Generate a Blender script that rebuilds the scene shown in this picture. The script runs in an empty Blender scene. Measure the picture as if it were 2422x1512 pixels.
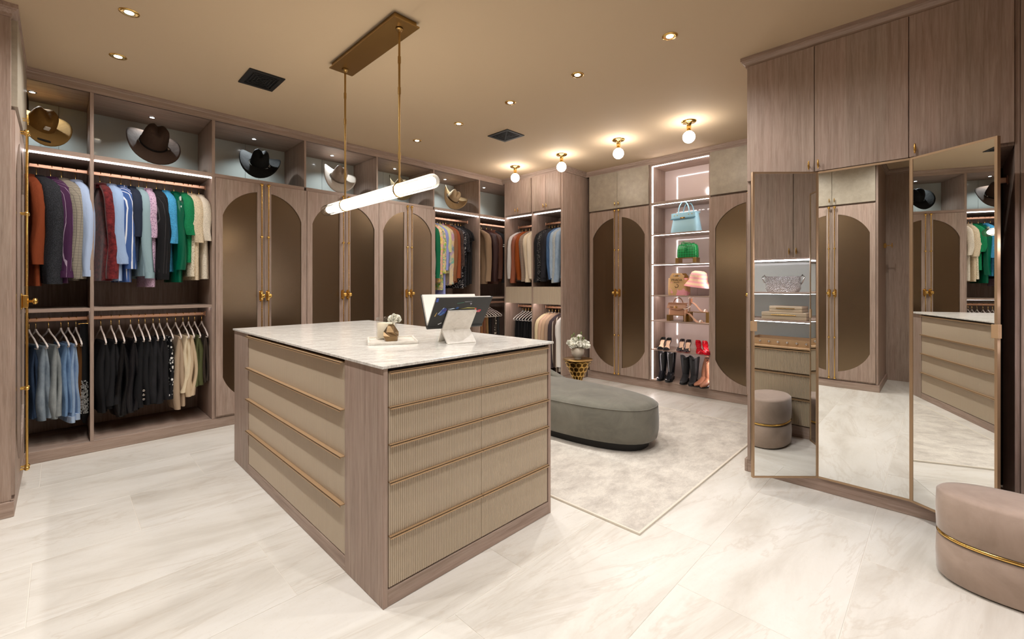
import bpy, bmesh, math, random
from mathutils import Vector, Matrix
from mathutils.geometry import tessellate_polygon
PI = math.pi
random.seed(7)
SC = bpy.context.scene
COL = SC.collection

# ------------------------------------------------------------------ camera
cam_d = bpy.data.cameras.new('camera')
cam = bpy.data.objects.new('camera', cam_d)
COL.objects.link(cam)
cam_d.sensor_width = 36.0
cam_d.sensor_fit = 'HORIZONTAL'
cam_d.lens = 36.0 * 1042.7 / 2422.0
cam_d.shift_y = -82.5 / 2422.0
cam_d.clip_start = 0.05
cam.location = (0.0, 0.0, 1.27)
cam.rotation_euler = (PI / 2, 0, math.radians(44.31 - 90.0))
SC.camera = cam

# ------------------------------------------------------------------ world and exposure
wd = bpy.data.worlds.new('world')
SC.world = wd
wd.use_nodes = True
wd.node_tree.nodes['Background'].inputs[0].default_value = (0.05, 0.045, 0.04, 1)
SC.view_settings.view_transform = 'Standard'
SC.view_settings.look = 'None'
SC.view_settings.exposure = 0.06
SC.view_settings.gamma = 1.0
SC.view_settings.use_curve_mapping = False
SC.cycles.use_denoising = True
SC.cycles.max_bounces = 7
SC.cycles.diffuse_bounces = 4
SC.cycles.glossy_bounces = 4
SC.cycles.transparent_max_bounces = 8
SC.cycles.sample_clamp_indirect = 6.0
SC.cycles.caustics_reflective = False
SC.cycles.caustics_refractive = False
SC.cycles.use_light_tree = True
SC.cycles.adaptive_threshold = 0.04
DOWN_W = 53.0      # each ceiling downlight
PUCK_W = 9.0       # each hat cubby spotlight
LED_S = 11.0        # closet strip lights
GLOBE_S = 58.0
TUBE_S = 18.0

# ------------------------------------------------------------------ helpers
def srgb(r, g, b):
    def c(v):
        v /= 255.0
        return v / 12.92 if v <= 0.04045 else ((v + 0.055) / 1.055) ** 2.4
    return (c(r), c(g), c(b), 1.0)

class MB:
    """collects shapes; build() links them as one mesh object"""
    def __init__(self, F=None):
        self.v = []; self.f = []; self.F = F; self.sm = []
    def _add(self, vs, fs, smooth=False):
        o = len(self.v)
        if self.F:
            vs = [self.F(*p) for p in vs]
        self.v.extend([tuple(p) for p in vs])
        for q in fs:
            self.f.append(tuple(i + o for i in q)); self.sm.append(smooth)
        return self
    def box(self, x0, x1, y0, y1, z0, z1):
        vs = [(x0,y0,z0),(x1,y0,z0),(x1,y1,z0),(x0,y1,z0),(x0,y0,z1),(x1,y0,z1),(x1,y1,z1),(x0,y1,z1)]
        return self._add(vs, [(0,3,2,1),(4,5,6,7),(0,1,5,4),(1,2,6,5),(2,3,7,6),(3,0,4,7)])
    def bbox(self, x0, x1, y0, y1, z0, z1, b=0.004):
        """box with chamfered edges"""
        x0, x1 = min(x0,x1), max(x0,x1); y0, y1 = min(y0,y1), max(y0,y1); z0, z1 = min(z0,z1), max(z0,z1)
        b = min(b, (x1-x0)/2.1, (y1-y0)/2.1, (z1-z0)/2.1)
        bm = bmesh.new()
        bmesh.ops.create_cube(bm, size=1)
        for v in bm.verts:
            v.co = Vector(((x0+x1)/2 + v.co.x*(x1-x0), (y0+y1)/2 + v.co.y*(y1-y0), (z0+z1)/2 + v.co.z*(z1-z0)))
        bmesh.ops.bevel(bm, geom=bm.edges[:], offset=b, segments=1, affect='EDGES')
        bm.verts.index_update()
        self._add([v.co[:] for v in bm.verts], [tuple(v.index for v in f.verts) for f in bm.faces])
        bm.free(); return self
    def loft(self, rings, cap0=True, cap1=True, closed=True, smooth=True):
        n = len(rings[0]); vs = [p for r in rings for p in r]; fs = []
        for i in range(len(rings) - 1):
            for j in range(n if closed else n - 1):
                k = (j + 1) % n
                fs.append((i*n+j, i*n+k, (i+1)*n+k, (i+1)*n+j))
        self._add(vs, fs, smooth)
        if cap0: self._add(rings[0], [tuple(range(n))[::-1]], False)
        if cap1: self._add(rings[-1], [tuple(range(n))], False)
        return self
    def lathe(self, prof, c=(0,0,0), n=24, axis='z', smooth=True, caps=True):
        rings = []
        for r, z in prof:
            ring = []
            for i in range(n):
                a = 2*PI*i/n; ca, sa = r*math.cos(a), r*math.sin(a)
                if axis == 'z': p = (c[0]+ca, c[1]+sa, c[2]+z)
                elif axis == 'y': p = (c[0]+ca, c[1]+z, c[2]+sa)
                else: p = (c[0]+z, c[1]+ca, c[2]+sa)
                ring.append(p)
            rings.append(ring)
        return self.loft(rings, caps, caps, True, smooth)
    def tube(self, pts, r, n=8, caps=True, smooth=True):
        pts = [Vector(p) for p in pts]
        rr = r if isinstance(r, (list, tuple)) else [r]*len(pts)
        rings = []; up = None
        for i, p in enumerate(pts):
            a = pts[max(i-1,0)]; b = pts[min(i+1,len(pts)-1)]
            t = (b - a)
            if t.length < 1e-9: t = Vector((0,0,1))
            t.normalize()
            if up is None:
                up = Vector((0,0,1)) if abs(t.z) < 0.9 else Vector((1,0,0))
            s = t.cross(up)
            if s.length < 1e-6: s = t.cross(Vector((0,1,0)))
            s.normalize(); up = s.cross(t).normalized()
            rings.append([tuple(p + s*(rr[i]*math.cos(2*PI*k/n)) + up*(rr[i]*math.sin(2*PI*k/n))) for k in range(n)])
        return self.loft(rings, caps, caps, True, smooth)
    def sphere(self, c, r, nu=12, nv=8, sx=1, sy=1, sz=1):
        rings = []
        for j in range(nv+1):
            a = -PI/2 + PI*j/nv
            q = max(math.cos(a), 1e-3)
            rings.append([(c[0]+sx*r*q*math.cos(2*PI*i/nu), c[1]+sy*r*q*math.sin(2*PI*i/nu), c[2]+sz*r*math.sin(a)) for i in range(nu)])
        return self.loft(rings, True, True)
    def prism(self, poly, z0, z1, axis='z'):
        """extrude a simple polygon; axis z: poly in xy, axis x: poly in yz, axis y: poly in xz"""
        def P(a, b, c):
            return (a, b, c) if axis == 'z' else ((c, a, b) if axis == 'x' else (a, c, b))
        n = len(poly)
        vs = [P(a, b, z0) for a, b in poly] + [P(a, b, z1) for a, b in poly]
        tris = tessellate_polygon([[Vector((a, b, 0)) for a, b in poly]])
        fs = [(i, (i+1) % n, n+(i+1) % n, n+i) for i in range(n)]
        fs += [tuple(t)[::-1] for t in tris] + [tuple(i+n for i in t) for t in tris]
        return self._add(vs, fs)
    def holed(self, outer, inner, d0, d1, P):
        """plate with a hole: outer and inner loops in 2D, P maps (a, b, depth) to 3D"""
        vs2 = outer + inner; no, ni = len(outer), len(inner)
        tris = tessellate_polygon([[Vector((a, b, 0)) for a, b in outer], [Vector((a, b, 0)) for a, b in inner]])
        vs = [P(a, b, d0) for a, b in vs2] + [P(a, b, d1) for a, b in vs2]; N = no + ni
        fs = [tuple(t) for t in tris] + [tuple(i+N for i in t)[::-1] for t in tris]
        for i in range(no): fs.append((i, (i+1) % no, N+(i+1) % no, N+i))
        for i in range(ni): fs.append((no+i, N+no+i, N+no+(i+1) % ni, no+(i+1) % ni))
        return self._add(vs, fs)
    def build(self, name, mat, parent=None, recalc=True, origin=None):
        me = bpy.data.meshes.new(name)
        off = Vector((0,0,0))
        if parent is not None and parent.name in ORG: off = ORG[parent.name]
        elif origin is not None: off = Vector(origin)
        me.from_pydata([tuple(Vector(p) - off) for p in self.v], [], self.f)
        me.polygons.foreach_set('use_smooth', self.sm)
        if recalc:
            bm = bmesh.new(); bm.from_mesh(me)
            bmesh.ops.recalc_face_normals(bm, faces=bm.faces[:])
            bm.to_mesh(me); bm.free()
        me.materials.append(mat)
        o = bpy.data.objects.new(name, me); COL.objects.link(o)
        if parent is not None:
            o.parent = parent
            if parent.name in ORG: ORG[o.name] = off
        elif origin is not None:
            o.location = origin; ORG[o.name] = Vector(origin)
        return o

ORG = {}
def tag(o, label=None, cat=None, group=None, kind=None):
    if label: o['label'] = label
    if cat: o['category'] = cat
    if group: o['group'] = group
    if kind: o['kind'] = kind
    return o
def thing(name, label, cat, loc=(0,0,0), rot=(0,0,0), group=None, world=False):
    """an Empty at the thing's base; world=True means its parts are written in world coordinates"""
    o = bpy.data.objects.new(name, None); COL.objects.link(o)
    o.location = loc; o.rotation_euler = rot; o.empty_display_size = 0.05
    tag(o, label, cat, group)
    if world: ORG[o.name] = Vector(loc)
    return o
def struct(o):
    o['kind'] = 'structure'; return o
def copy_tree(o, parent=None):
    c = o.copy(); COL.objects.link(c)
    if parent is not None: c.parent = parent
    for ch in o.children: copy_tree(ch, c)
    return c

# ------------------------------------------------------------------ materials
MATS = {}
class NT:
    def __init__(self, name):
        self.m = bpy.data.materials.new(name); self.m.use_nodes = True
        self.t = self.m.node_tree; self.b = self.t.nodes['Principled BSDF']
    def n(self, typ, **kw):
        nd = self.t.nodes.new(typ)
        for k, v in kw.items():
            if k.startswith('i_'):
                key = k[2:]
                nd.inputs[int(key) if key.isdigit() else key].default_value = v
            else: setattr(nd, k, v)
        return nd
    def l(self, a, b): self.t.links.new(a, b)
    def coords(self, scale=(1,1,1), rnd=0.0, rot=(0,0,0), kind='Object'):
        tc = self.n('ShaderNodeTexCoord'); mp = self.n('ShaderNodeMapping')
        mp.inputs['Scale'].default_value = scale; mp.inputs['Rotation'].default_value = rot
        src = tc.outputs[kind]
        if rnd:
            oi = self.n('ShaderNodeObjectInfo'); sc = self.n('ShaderNodeVectorMath', operation='SCALE')
            cb = self.n('ShaderNodeCombineXYZ')
            for k in range(3): self.l(oi.outputs['Random'], cb.inputs[k])
            self.l(cb.outputs[0], sc.inputs[0]); sc.inputs['Scale'].default_value = rnd
            ad = self.n('ShaderNodeVectorMath', operation='ADD')
            self.l(src, ad.inputs[0]); self.l(sc.outputs[0], ad.inputs[1]); src = ad.outputs[0]
        self.l(src, mp.inputs[0]); return mp.outputs[0]
    def noise(self, vec, scale, detail=4, rough=0.6, dist=0.0):
        nd = self.n('ShaderNodeTexNoise'); nd.inputs['Scale'].default_value = scale
        nd.inputs['Detail'].default_value = detail; nd.inputs['Roughness'].default_value = rough
        nd.inputs['Distortion'].default_value = dist
        self.l(vec, nd.inputs['Vector']); return nd
    def ramp(self, fac, stops):
        r = self.n('ShaderNodeValToRGB'); e = r.color_ramp.elements
        while len(e) < len(stops): e.new(0.5)
        for i, (p, c) in enumerate(stops): e[i].position = p; e[i].color = c
        self.l(fac, r.inputs[0]); return r.outputs[0]
    def mix(self, fac, a, b, typ='MIX'):
        m = self.n('ShaderNodeMixRGB', blend_type=typ)
        for i, x in ((0, fac), (1, a), (2, b)):
            if hasattr(x, 'links'): self.l(x, m.inputs[i])
            else: m.inputs[i].default_value = x
        return m.outputs[0]
    def bump(self, h, s=0.2, d=0.002):
        b = self.n('ShaderNodeBump'); b.inputs['Strength'].default_value = s; b.inputs['Distance'].default_value = d
        self.l(h, b.inputs['Height']); self.l(b.outputs[0], self.b.inputs['Normal'])
    def set(self, rough=0.5, metal=0.0, col=None, spec=None, coat=None, sheen=None):
        b = self.b.inputs
        b['Roughness'].default_value = rough; b['Metallic'].default_value = metal
        if col is not None:
            if hasattr(col, 'links'): self.l(col, b['Base Color'])
            else: b['Base Color'].default_value = col
        if spec is not None: b['Specular IOR Level'].default_value = spec
        if coat is not None: b['Coat Weight'].default_value = coat; b['Coat Roughness'].default_value = 0.05
        if sheen is not None: b['Sheen Weight'].default_value = sheen; b['Sheen Roughness'].default_value = 0.4
        return self.m

def plain(name, col, rough=0.5, metal=0.0, **kw):
    if name in MATS: return MATS[name]
    m = NT(name).set(rough, metal, col, **kw); MATS[name] = m; return m
def emit(name, col, s):
    if name in MATS: return MATS[name]
    t = NT(name); t.set(0.5, 0, (0,0,0,1))
    t.b.inputs['Emission Color'].default_value = col; t.b.inputs['Emission Strength'].default_value = s
    MATS[name] = t.m; return t.m
def wood(axis):
    key = 'taupe_oak_' + axis
    if key in MATS: return MATS[key]
    t = NT(key)
    s = {'z': (1,1,0.045), 'x': (0.045,1,1), 'y': (1,0.045,1)}[axis]
    v = t.coords(s, rnd=13.0)
    n1 = t.noise(v, 55, 5, 0.62, 0.6); n2 = t.noise(v, 170, 4, 0.7, 0.2); n3 = t.noise(v, 5, 3, 0.5, 1.4)
    c = t.ramp(n1.outputs[0], [(0.28, srgb(150,131,119)), (0.5, srgb(172,152,140)), (0.72, srgb(190,171,159))])
    g = t.ramp(n2.outputs[0], [(0.42, (0,0,0,1)), (0.68, (1,1,1,1))])
    c = t.mix(t.mix(0.38, (0,0,0,1), g), c, srgb(208,192,180))
    w = t.ramp(n3.outputs[0], [(0.3, srgb(206,202,192)), (0.7, srgb(228,212,205))])
    c = t.mix(0.55, c, t.mix(1.0, c, w, 'MULTIPLY'))
    m = t.set(0.48, 0, c, spec=0.35); MATS[key] = m; return m

def build_mats():
    M = MATS
    wood('x'); wood('y'); wood('z')
    # ceiling paint
    M['ceiling'] = plain('ceiling_paint', srgb(198,176,146), 0.85)
    M['wallpaint'] = plain('wall_paint', srgb(180,165,150), 0.8)
    # porcelain floor tile
    t = NT('cream_porcelain'); v = t.coords((1,1,1), rnd=23.0, rot=(0,0,math.radians(8)))
    mp = t.n('ShaderNodeMapping'); mp.inputs['Scale'].default_value = (0.35,1.6,1); t.l(v, mp.inputs[0])
    a = t.noise(mp.outputs[0], 2.6, 6, 0.66, 0.5)
    c = t.ramp(a.outputs[0], [(0.3, srgb(206,200,190)), (0.5, srgb(226,222,214)), (0.68, srgb(234,231,225))])
    a2 = t.noise(mp.outputs[0], 2.0, 6, 0.6, 0.7)
    vein = t.ramp(a2.outputs[0], [(0.485, (0,0,0,1)), (0.5, (1,1,1,1)), (0.515, (0,0,0,1))])
    c = t.mix(t.mix(0.26, (0,0,0,1), vein), c, srgb(188,174,156))
    a3 = t.noise(v, 60, 5, 0.7)
    c = t.mix(t.mix(0.25, (0,0,0,1), t.ramp(a3.outputs[0], [(0.55, (0,0,0,1)), (0.75, (1,1,1,1))])), c, srgb(205,195,180))
    M['tile'] = t.set(0.33, 0, c, spec=0.4)
    M['grout'] = plain('grout', srgb(228,222,213), 0.9)
    # marble worktop
    t = NT('grey_veined_marble'); v = t.coords((1,1,1), rot=(0,0,math.radians(22)))
    mp = t.n('ShaderNodeMapping'); mp.inputs['Scale'].default_value = (1.0,4.0,1); t.l(v, mp.inputs[0])
    a = t.noise(mp.outputs[0], 5, 8, 0.68, 1.5); b = t.noise(mp.outputs[0], 11, 7, 0.7, 2.5)
    c = t.ramp(a.outputs[0], [(0.3, srgb(196,191,184)), (0.5, srgb(226,222,215)), (0.66, srgb(238,235,230))])
    vein = t.ramp(b.outputs[0], [(0.44, (0,0,0,1)), (0.5, (1,1,1,1)), (0.55, (0,0,0,1))])
    c = t.mix(t.mix(0.5, (0,0,0,1), vein), c, srgb(150,145,138))
    M['marble'] = t.set(0.16, 0, c, spec=0.5)
    t = NT('white_marble'); a = t.noise(t.coords(), 26, 6, 0.6, 1.0)
    c = t.ramp(a.outputs[0], [(0.26, srgb(150,142,135)), (0.36, srgb(222,216,206)), (0.7, srgb(236,231,223))])
    M['marble_white'] = t.set(0.3, 0, c)
    # metals
    M['bronze'] = plain('bronze_sheet', srgb(130,112,90), 0.27, 1.0)
    M['gold'] = plain('polished_brass', srgb(230,190,110), 0.17, 1.0)
    M['brass'] = plain('aged_brass', srgb(168,136,84), 0.32, 1.0)
    M['rosegold'] = plain('rose_gold_rail', srgb(222,178,150), 0.32, 0.85)
    M['pull'] = plain('bronze_pull', srgb(186,154,118), 0.42, 0.35)
    M['frame'] = plain('champagne_frame', srgb(176,148,118), 0.35, 0.7)
    M['chrome'] = plain('chrome', srgb(200,200,200), 0.12, 1.0)
    M['mirror'] = plain('mirror_glass', (0.86,0.87,0.85,1), 0.0, 1.0)
    # reeded lacquer
    M['reed'] = plain('taupe_lacquer', srgb(194,178,156), 0.36, 0.0)
    t = NT('shagreen_leather'); v = t.coords((1,1,1), rnd=5.0); n = t.noise(v, 9, 6, 0.7); c = t.ramp(n.outputs[0], [(0.3, srgb(152,142,126)), (0.7, srgb(176,165,148))]); M['leather'] = t.set(0.4, 0.1, c)
    M['backglass'] = plain('pale_back_glass', srgb(196,202,196), 0.22, 0.0, coat=0.6)
    M['pinkglass'] = plain('blush_back_glass', srgb(196,180,172), 0.10, 0.0, coat=1.0)
    M['black'] = plain('matte_black', srgb(22,21,20), 0.6)
    M['darkgap'] = plain('dark_interior', srgb(40,32,28), 0.8)
    M['white'] = plain('white_plastic', srgb(232,226,220), 0.45)
    M['hangergrey'] = plain('blush_white_velvet', srgb(226,214,206), 0.7)
    # velvets
    def velvet(key, a, b):
        t = NT(key); v = t.coords(); n = t.noise(v, 5, 5, 0.65, 0.8)
        c = t.ramp(n.outputs[0], [(0.3, a), (0.7, b)]); M[key] = t.set(0.75, 0, c, sheen=0.5, spec=0.2)
    velvet('velvet_sage', srgb(100,98,89), srgb(122,119,108))
    velvet('velvet_blush', srgb(152,133,119), srgb(172,152,138))
    # rug
    t = NT('distressed_rug'); v = t.coords(); mp = t.n('ShaderNodeMapping'); mp.inputs['Scale'].default_value = (0.75,1.2,1); t.l(v, mp.inputs[0])
    a = t.noise(mp.outputs[0], 7.0, 9, 0.78, 0.2); b = t.noise(v, 120, 3, 0.7)
    c = t.ramp(a.outputs[0], [(0.25, srgb(172,164,156)), (0.45, srgb(204,197,188)), (0.6, srgb(224,218,208)), (0.8, srgb(212,202,190))])
    c = t.mix(t.mix(0.4, (0,0,0,1), t.ramp(b.outputs[0], [(0.5, (0,0,0,1)), (0.75, (1,1,1,1))])), c, srgb(170,160,148))
    t.bump(b.outputs[0], 0.5, 0.004); M['rug'] = t.set(0.95, 0, c, spec=0.1)
    M['rugedge'] = plain('rug_binding', srgb(226,218,204), 0.9)
    # lights
    M['led'] = emit('strip_light', (1.0,0.90,0.88,1), LED_S)
    M['ledwhite'] = emit('strip_light_cool', (0.98,0.94,1.0,1), LED_S*4.5)
    M['lednk'] = emit('strip_light_display', (1.0,0.90,0.89,1), LED_S*2.6)
    M['ledsoft'] = emit('strip_light_soft', (1.0,0.90,0.88,1), LED_S*2.0)
    M['puck'] = emit('puck_lens', (0.93,0.97,1.0,1), 25.0)
    M['downlens'] = emit('downlight_lens', (1.0,0.86,0.62,1), 22.0)
    M['globe'] = emit('opal_globe', (1.0,0.91,0.83,1), GLOBE_S)
    M['tubeglow'] = emit('opal_tube', (1.0,0.90,0.76,1), TUBE_S)
    # clear fluted glass
    t = NT('fluted_glass'); nt = t.t
    tr = t.n('ShaderNodeBsdfTransparent'); gl = t.n('ShaderNodeBsdfGlossy'); gl.inputs['Roughness'].default_value = 0.08
    f0 = t.n('ShaderNodeLayerWeight'); f0.inputs[0].default_value = 0.3
    mx = t.n('ShaderNodeMixShader'); t.l(t.ramp(f0.outputs['Facing'], [(0.2, (0.04,0.04,0.04,1)), (1.0, (0.45,0.45,0.45,1))]), mx.inputs[0]); t.l(tr.outputs[0], mx.inputs[1]); t.l(gl.outputs[0], mx.inputs[2])
    lw = t.n('ShaderNodeLayerWeight'); lw.inputs[0].default_value = 0.35
    t.l(t.ramp(lw.outputs['Facing'], [(0.2, (0.98,0.97,0.95,1)), (0.9, (0.62,0.58,0.52,1))]), tr.inputs[0])
    t.l(mx.outputs[0], nt.nodes['Material Output'].inputs[0]); M['glass'] = t.m
    t = NT('clear_acrylic'); nt = t.t
    tr = t.n('ShaderNodeBsdfTransparent'); gl = t.n('ShaderNodeBsdfGlossy'); gl.inputs['Roughness'].default_value = 0.05
    tr.inputs[0].default_value = (0.96,0.96,0.95,1)
    f0 = t.n('ShaderNodeLayerWeight'); f0.inputs[0].default_value = 0.3
    mx = t.n('ShaderNodeMixShader'); t.l(t.ramp(f0.outputs['Facing'], [(0.2, (0.03,0.03,0.03,1)), (1.0, (0.35,0.35,0.35,1))]), mx.inputs[0]); t.l(tr.outputs[0], mx.inputs[1]); t.l(gl.outputs[0], mx.inputs[2])
    t.l(mx.outputs[0], nt.nodes['Material Output'].inputs[0]); M['acrylic'] = t.m
build_mats()
M = MATS

FAB = {}
def fabric(col, pat=None, col2=(235,232,225), sc=1.0, rough=0.85, sheen=0.0, key=None):
    """woven cloth: col and col2 are sRGB triples; pat in pin, stripe, check, tweed, dots, floral, knit, velvet, denim, leather, satin"""
    k = (col, pat, col2, sc, rough)
    if k in FAB: return FAB[k]
    t = NT('cloth_' + (pat or 'plain')); c1 = srgb(*col); c2 = srgb(*col2); c = c1
    if pat in ('pin', 'stripe', 'check'):
        w = 0.06 if pat == 'pin' else (0.2 if pat == 'stripe' else 0.12)
        v = t.coords((1,1,1)); sp = t.n('ShaderNodeSeparateXYZ'); t.l(v, sp.inputs[0])
        ad = t.n('ShaderNodeMath', operation='ADD'); t.l(sp.outputs[0], ad.inputs[0])
        my = t.n('ShaderNodeMath', operation='MULTIPLY'); my.inputs[1].default_value = 0.6; t.l(sp.outputs[1], my.inputs[0]); t.l(my.outputs[0], ad.inputs[1])
        def band(src, period):
            m = t.n('ShaderNodeMath', operation='MULTIPLY'); m.inputs[1].default_value = 1.0/period; t.l(src, m.inputs[0])
            f = t.n('ShaderNodeMath', operation='FRACT'); t.l(m.outputs[0], f.inputs[0])
            g = t.n('ShaderNodeMath', operation='LESS_THAN'); g.inputs[1].default_value = w; t.l(f.outputs[0], g.inputs[0]); return g.outputs[0]
        c = t.mix(band(ad.outputs[0], 0.03*sc), c1, c2)
        if pat == 'check': c = t.mix(band(sp.outputs[2], 0.03*sc), c, c2)
    elif pat == 'tweed':
        n = t.noise(t.coords(), 260*sc, 2, 0.6); c = t.ramp(n.outputs[0], [(0.42, c1), (0.66, c2)]); t.bump(n.outputs[0], 0.5, 0.002)
    elif pat in ('dots', 'floral'):
        vo = t.n('ShaderNodeTexVoronoi'); vo.inputs['Scale'].default_value = 38*sc; t.l(t.coords(), vo.inputs['Vector'])
        if pat == 'dots': c = t.ramp(vo.outputs['Distance'], [(0.30, c2), (0.36, c1)])
        else:
            n = t.noise(t.coords(), 22*sc, 3, 0.6, 1.0)
            c = t.mix(t.ramp(n.outputs[0], [(0.45, (0,0,0,1)), (0.55, (1,1,1,1))]), c1, t.mix(0.35, c2, vo.outputs['Color']))
    elif pat == 'knit':
        n = t.n('ShaderNodeTexVoronoi'); n.inputs['Scale'].default_value = 150*sc; t.l(t.coords(), n.inputs['Vector'])
        c = t.ramp(n.outputs['Distance'], [(0.15, srgb(*[int(x*0.84) for x in col])), (0.5, c1)]); t.bump(n.outputs['Distance'], 0.8, 0.004)
    elif pat == 'denim':
        n = t.noise(t.coords((1,1,0.5)), 14*sc, 6, 0.7); c = t.ramp(n.outputs[0], [(0.3, c1), (0.72, c2)])
        k2 = t.noise(t.coords((1,1,0.3)), 300, 2); t.bump(k2.outputs[0], 0.3, 0.001)
    elif pat == 'velvet':
        n = t.noise(t.coords(), 30, 5, 0.7); c = t.ramp(n.outputs[0], [(0.35, c1), (0.75, c2)]); sheen = 0.25
    if pat is None or pat in ('pin', 'stripe', 'check', 'dots', 'floral'):
        n = t.noise(t.coords((1,1,0.4)), 16, 4, 0.6); t.bump(n.outputs[0], 0.35, 0.02)
    if pat == 'leather': rough = 0.35; n = t.noise(t.coords(), 30, 5, 0.6); t.bump(n.outputs[0], 0.3, 0.01)
    if pat == 'satin': rough = 0.3; n = t.noise(t.coords((1,1,0.3)), 12, 3); t.bump(n.outputs[0], 0.5, 0.03)
    FAB[k] = t.set(rough, 0, c, sheen=sheen, spec=0.3); return FAB[k]

# frames: (u along the run, v depth into the cabinet, z) -> world
def frame_L(front=4.60): return lambda u, v, z: (u, front + v, z)
def frame_R(front): return lambda u, v, z: (front + v, u, z)
def frame_W(front): return lambda u, v, z: (front - v, u, z)
def frame_V(front): return lambda u, v, z: (u, front - v, z)
# ================================================================== the setting
XA, XB, YA, YB, H = -1.25, 5.66, -0.95, 5.22, 2.80
floor = struct(MB().box(XA, XB, YA, YB, -0.06, -0.0015).build('floor', M['grout']))
pitch_y, len_x, g = 0.54, 1.15, 0.0012
tile_cache = {}
for r in range(-3, 10):
    ya, yb = 0.265 + pitch_y*r, 0.265 + pitch_y*(r+1)
    off = 0.677 + 0.383*r
    k0 = math.floor((XA - off)/len_x)
    for k in range(k0, k0 + 9):
        xa, xb = off + len_x*k, off + len_x*(k+1)
        x0, x1, y0, y1 = max(xa, XA), min(xb, XB), max(ya, YA), min(yb, YB)
        if x1 - x0 < 0.02 or y1 - y0 < 0.02: continue
        w, d = round(x1-x0-2*g, 4), round(y1-y0-2*g, 4)
        if (w, d) in tile_cache:
            o = bpy.data.objects.new('tile', tile_cache[(w, d)]); COL.objects.link(o)
        else:
            o = MB().bbox(-w/2, w/2, -d/2, d/2, -0.010, 0.0, 0.0008).build('tile', M['tile'])
            tile_cache[(w, d)] = o.data
        o.location = ((x0+x1)/2, (y0+y1)/2, 0.0); o.parent = floor

struct(MB().box(XA, XB, YA, YB, H, H+0.1).build('ceiling', M['ceiling']))
struct(MB().box(XA, XB, YB, YB+0.1, 0, H).build('wall_back', M['wallpaint']))
struct(MB().box(XB, XB+0.1, YA, YB, 0, H).build('wall_right', M['wallpaint']))
struct(MB().box(XA-0.1, XA, YA, YB, 0, H).build('wall_left', wood('z')))
struct(MB().box(XA, XB, YA-0.1, YA, 0, H).build('wall_front', M['wallpaint']))

CROWN = [(0.012,2.735), (-0.008,2.735), (-0.010,2.752), (-0.026,2.768), (-0.028,2.775), (-0.034,2.777), (-0.034,2.7995), (0.012,2.7995)]
FASCIA = [(0.02,2.722), (-0.003,2.722), (-0.003,2.770), (-0.009,2.776), (-0.009,2.784), (-0.014,2.786), (-0.014,2.7995), (0.02,2.7995)]
trim_n = [0]
def trim(F, u0, u1, prof, mat):
    trim_n[0] += 1
    mb = MB(F)
    vs = [(u0, a, b) for a, b in prof] + [(u1, a, b) for a, b in prof]; n = len(prof)
    fs = [(i, (i+1) % n, n+(i+1) % n, n+i) for i in range(n)] + [tuple(range(n))[::-1], tuple(range(n, 2*n))]
    mb._add(vs, fs)
    return struct(mb.build('trim_%d' % trim_n[0], mat))

FL = frame_L(4.60); FM = frame_R(4.52); FR = frame_R(5.04); FT = frame_R(3.25); FW = frame_W(-0.195); FC = frame_W(-0.25)
FV = frame_V(-0.48)
def trim_path(stops, prof, mat):
    """moulding swept along stops; each stop maps the profile's outward offset v to a point (x, y)"""
    trim_n[0] += 1; mb = MB(); n = len(prof)
    vs = [(*st(v), z) for st in stops for v, z in prof]; fs = []
    for k in range(len(stops)-1):
        for i in range(n): fs.append((k*n+i, k*n+(i+1) % n, (k+1)*n+(i+1) % n, (k+1)*n+i))
    mb._add(vs, fs)
    return struct(mb.build('trim_%d' % trim_n[0], mat))
trim(FL, -0.195, 4.52, FASCIA, wood('x'))
trim_path([lambda v: (4.52+v, 4.60), lambda v: (4.52+v, 3.50+v), lambda v: (5.05, 3.50+v)], CROWN, wood('y'))
trim(FR, 0.95, 3.50, CROWN, wood('y'))
trim_path([lambda v: (3.25+v, -0.49), lambda v: (3.25+v, 0.945-v), lambda v: (3.84, 0.945-v)], CROWN, wood('y'))
trim_path([lambda v: (-0.195-v, 4.60), lambda v: (-0.195-v, 3.65+v), lambda v: (-0.9, 3.65+v)], CROWN, wood('y'))
trim_path([lambda v: (-0.25-v, 1.42), lambda v: (-0.25-v, 0.54+v), lambda v: (-1.24, 0.54+v)], CROWN, wood('y'))
trim(frame_W(-1.24), -0.95, 0.53, CROWN, wood('y'))
trim(FV, 1.70, 3.24, CROWN, wood('x'))
# plinth boards
def kick(F, u0, u1, h, v, mat):
    trim_n[0] += 1
    return struct(MB(F).bbox(u0, u1, v, v+0.018, 0.0005, h, 0.002).build('trim_%d' % trim_n[0], mat))
kick(FL, -0.18, 4.52, 0.085, 0.0, wood('x'))
kick(FM, 3.49, 4.60, 0.085, -0.012, wood('y'))
kick(frame_L(3.50), 4.508, 5.04, 0.085, -0.012, wood('x'))
kick(FR, 0.95, 3.487, 0.10, 0.012, wood('y'))
kick(FT, -0.27, 0.9478, 0.085, 0.012, wood('y'))
kick(lambda u, v, z: (u, 0.945 - v, z), 3.262, 3.84, 0.085, -0.021, wood('x'))
kick(FW, 3.64, 4.59, 0.085, -0.018, wood('y'))
kick(frame_L(3.65), -0.9, -0.178, 0.085, -0.014, wood('x'))
kick(FC, 0.53, 1.42, 0.085, -0.012, wood('y'))
kick(frame_L(0.54), -1.24, -0.24, 0.085, -0.014, wood('x'))
kick(FV, 1.72, 3.24, 0.095, 0.012, wood('x'))

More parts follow.
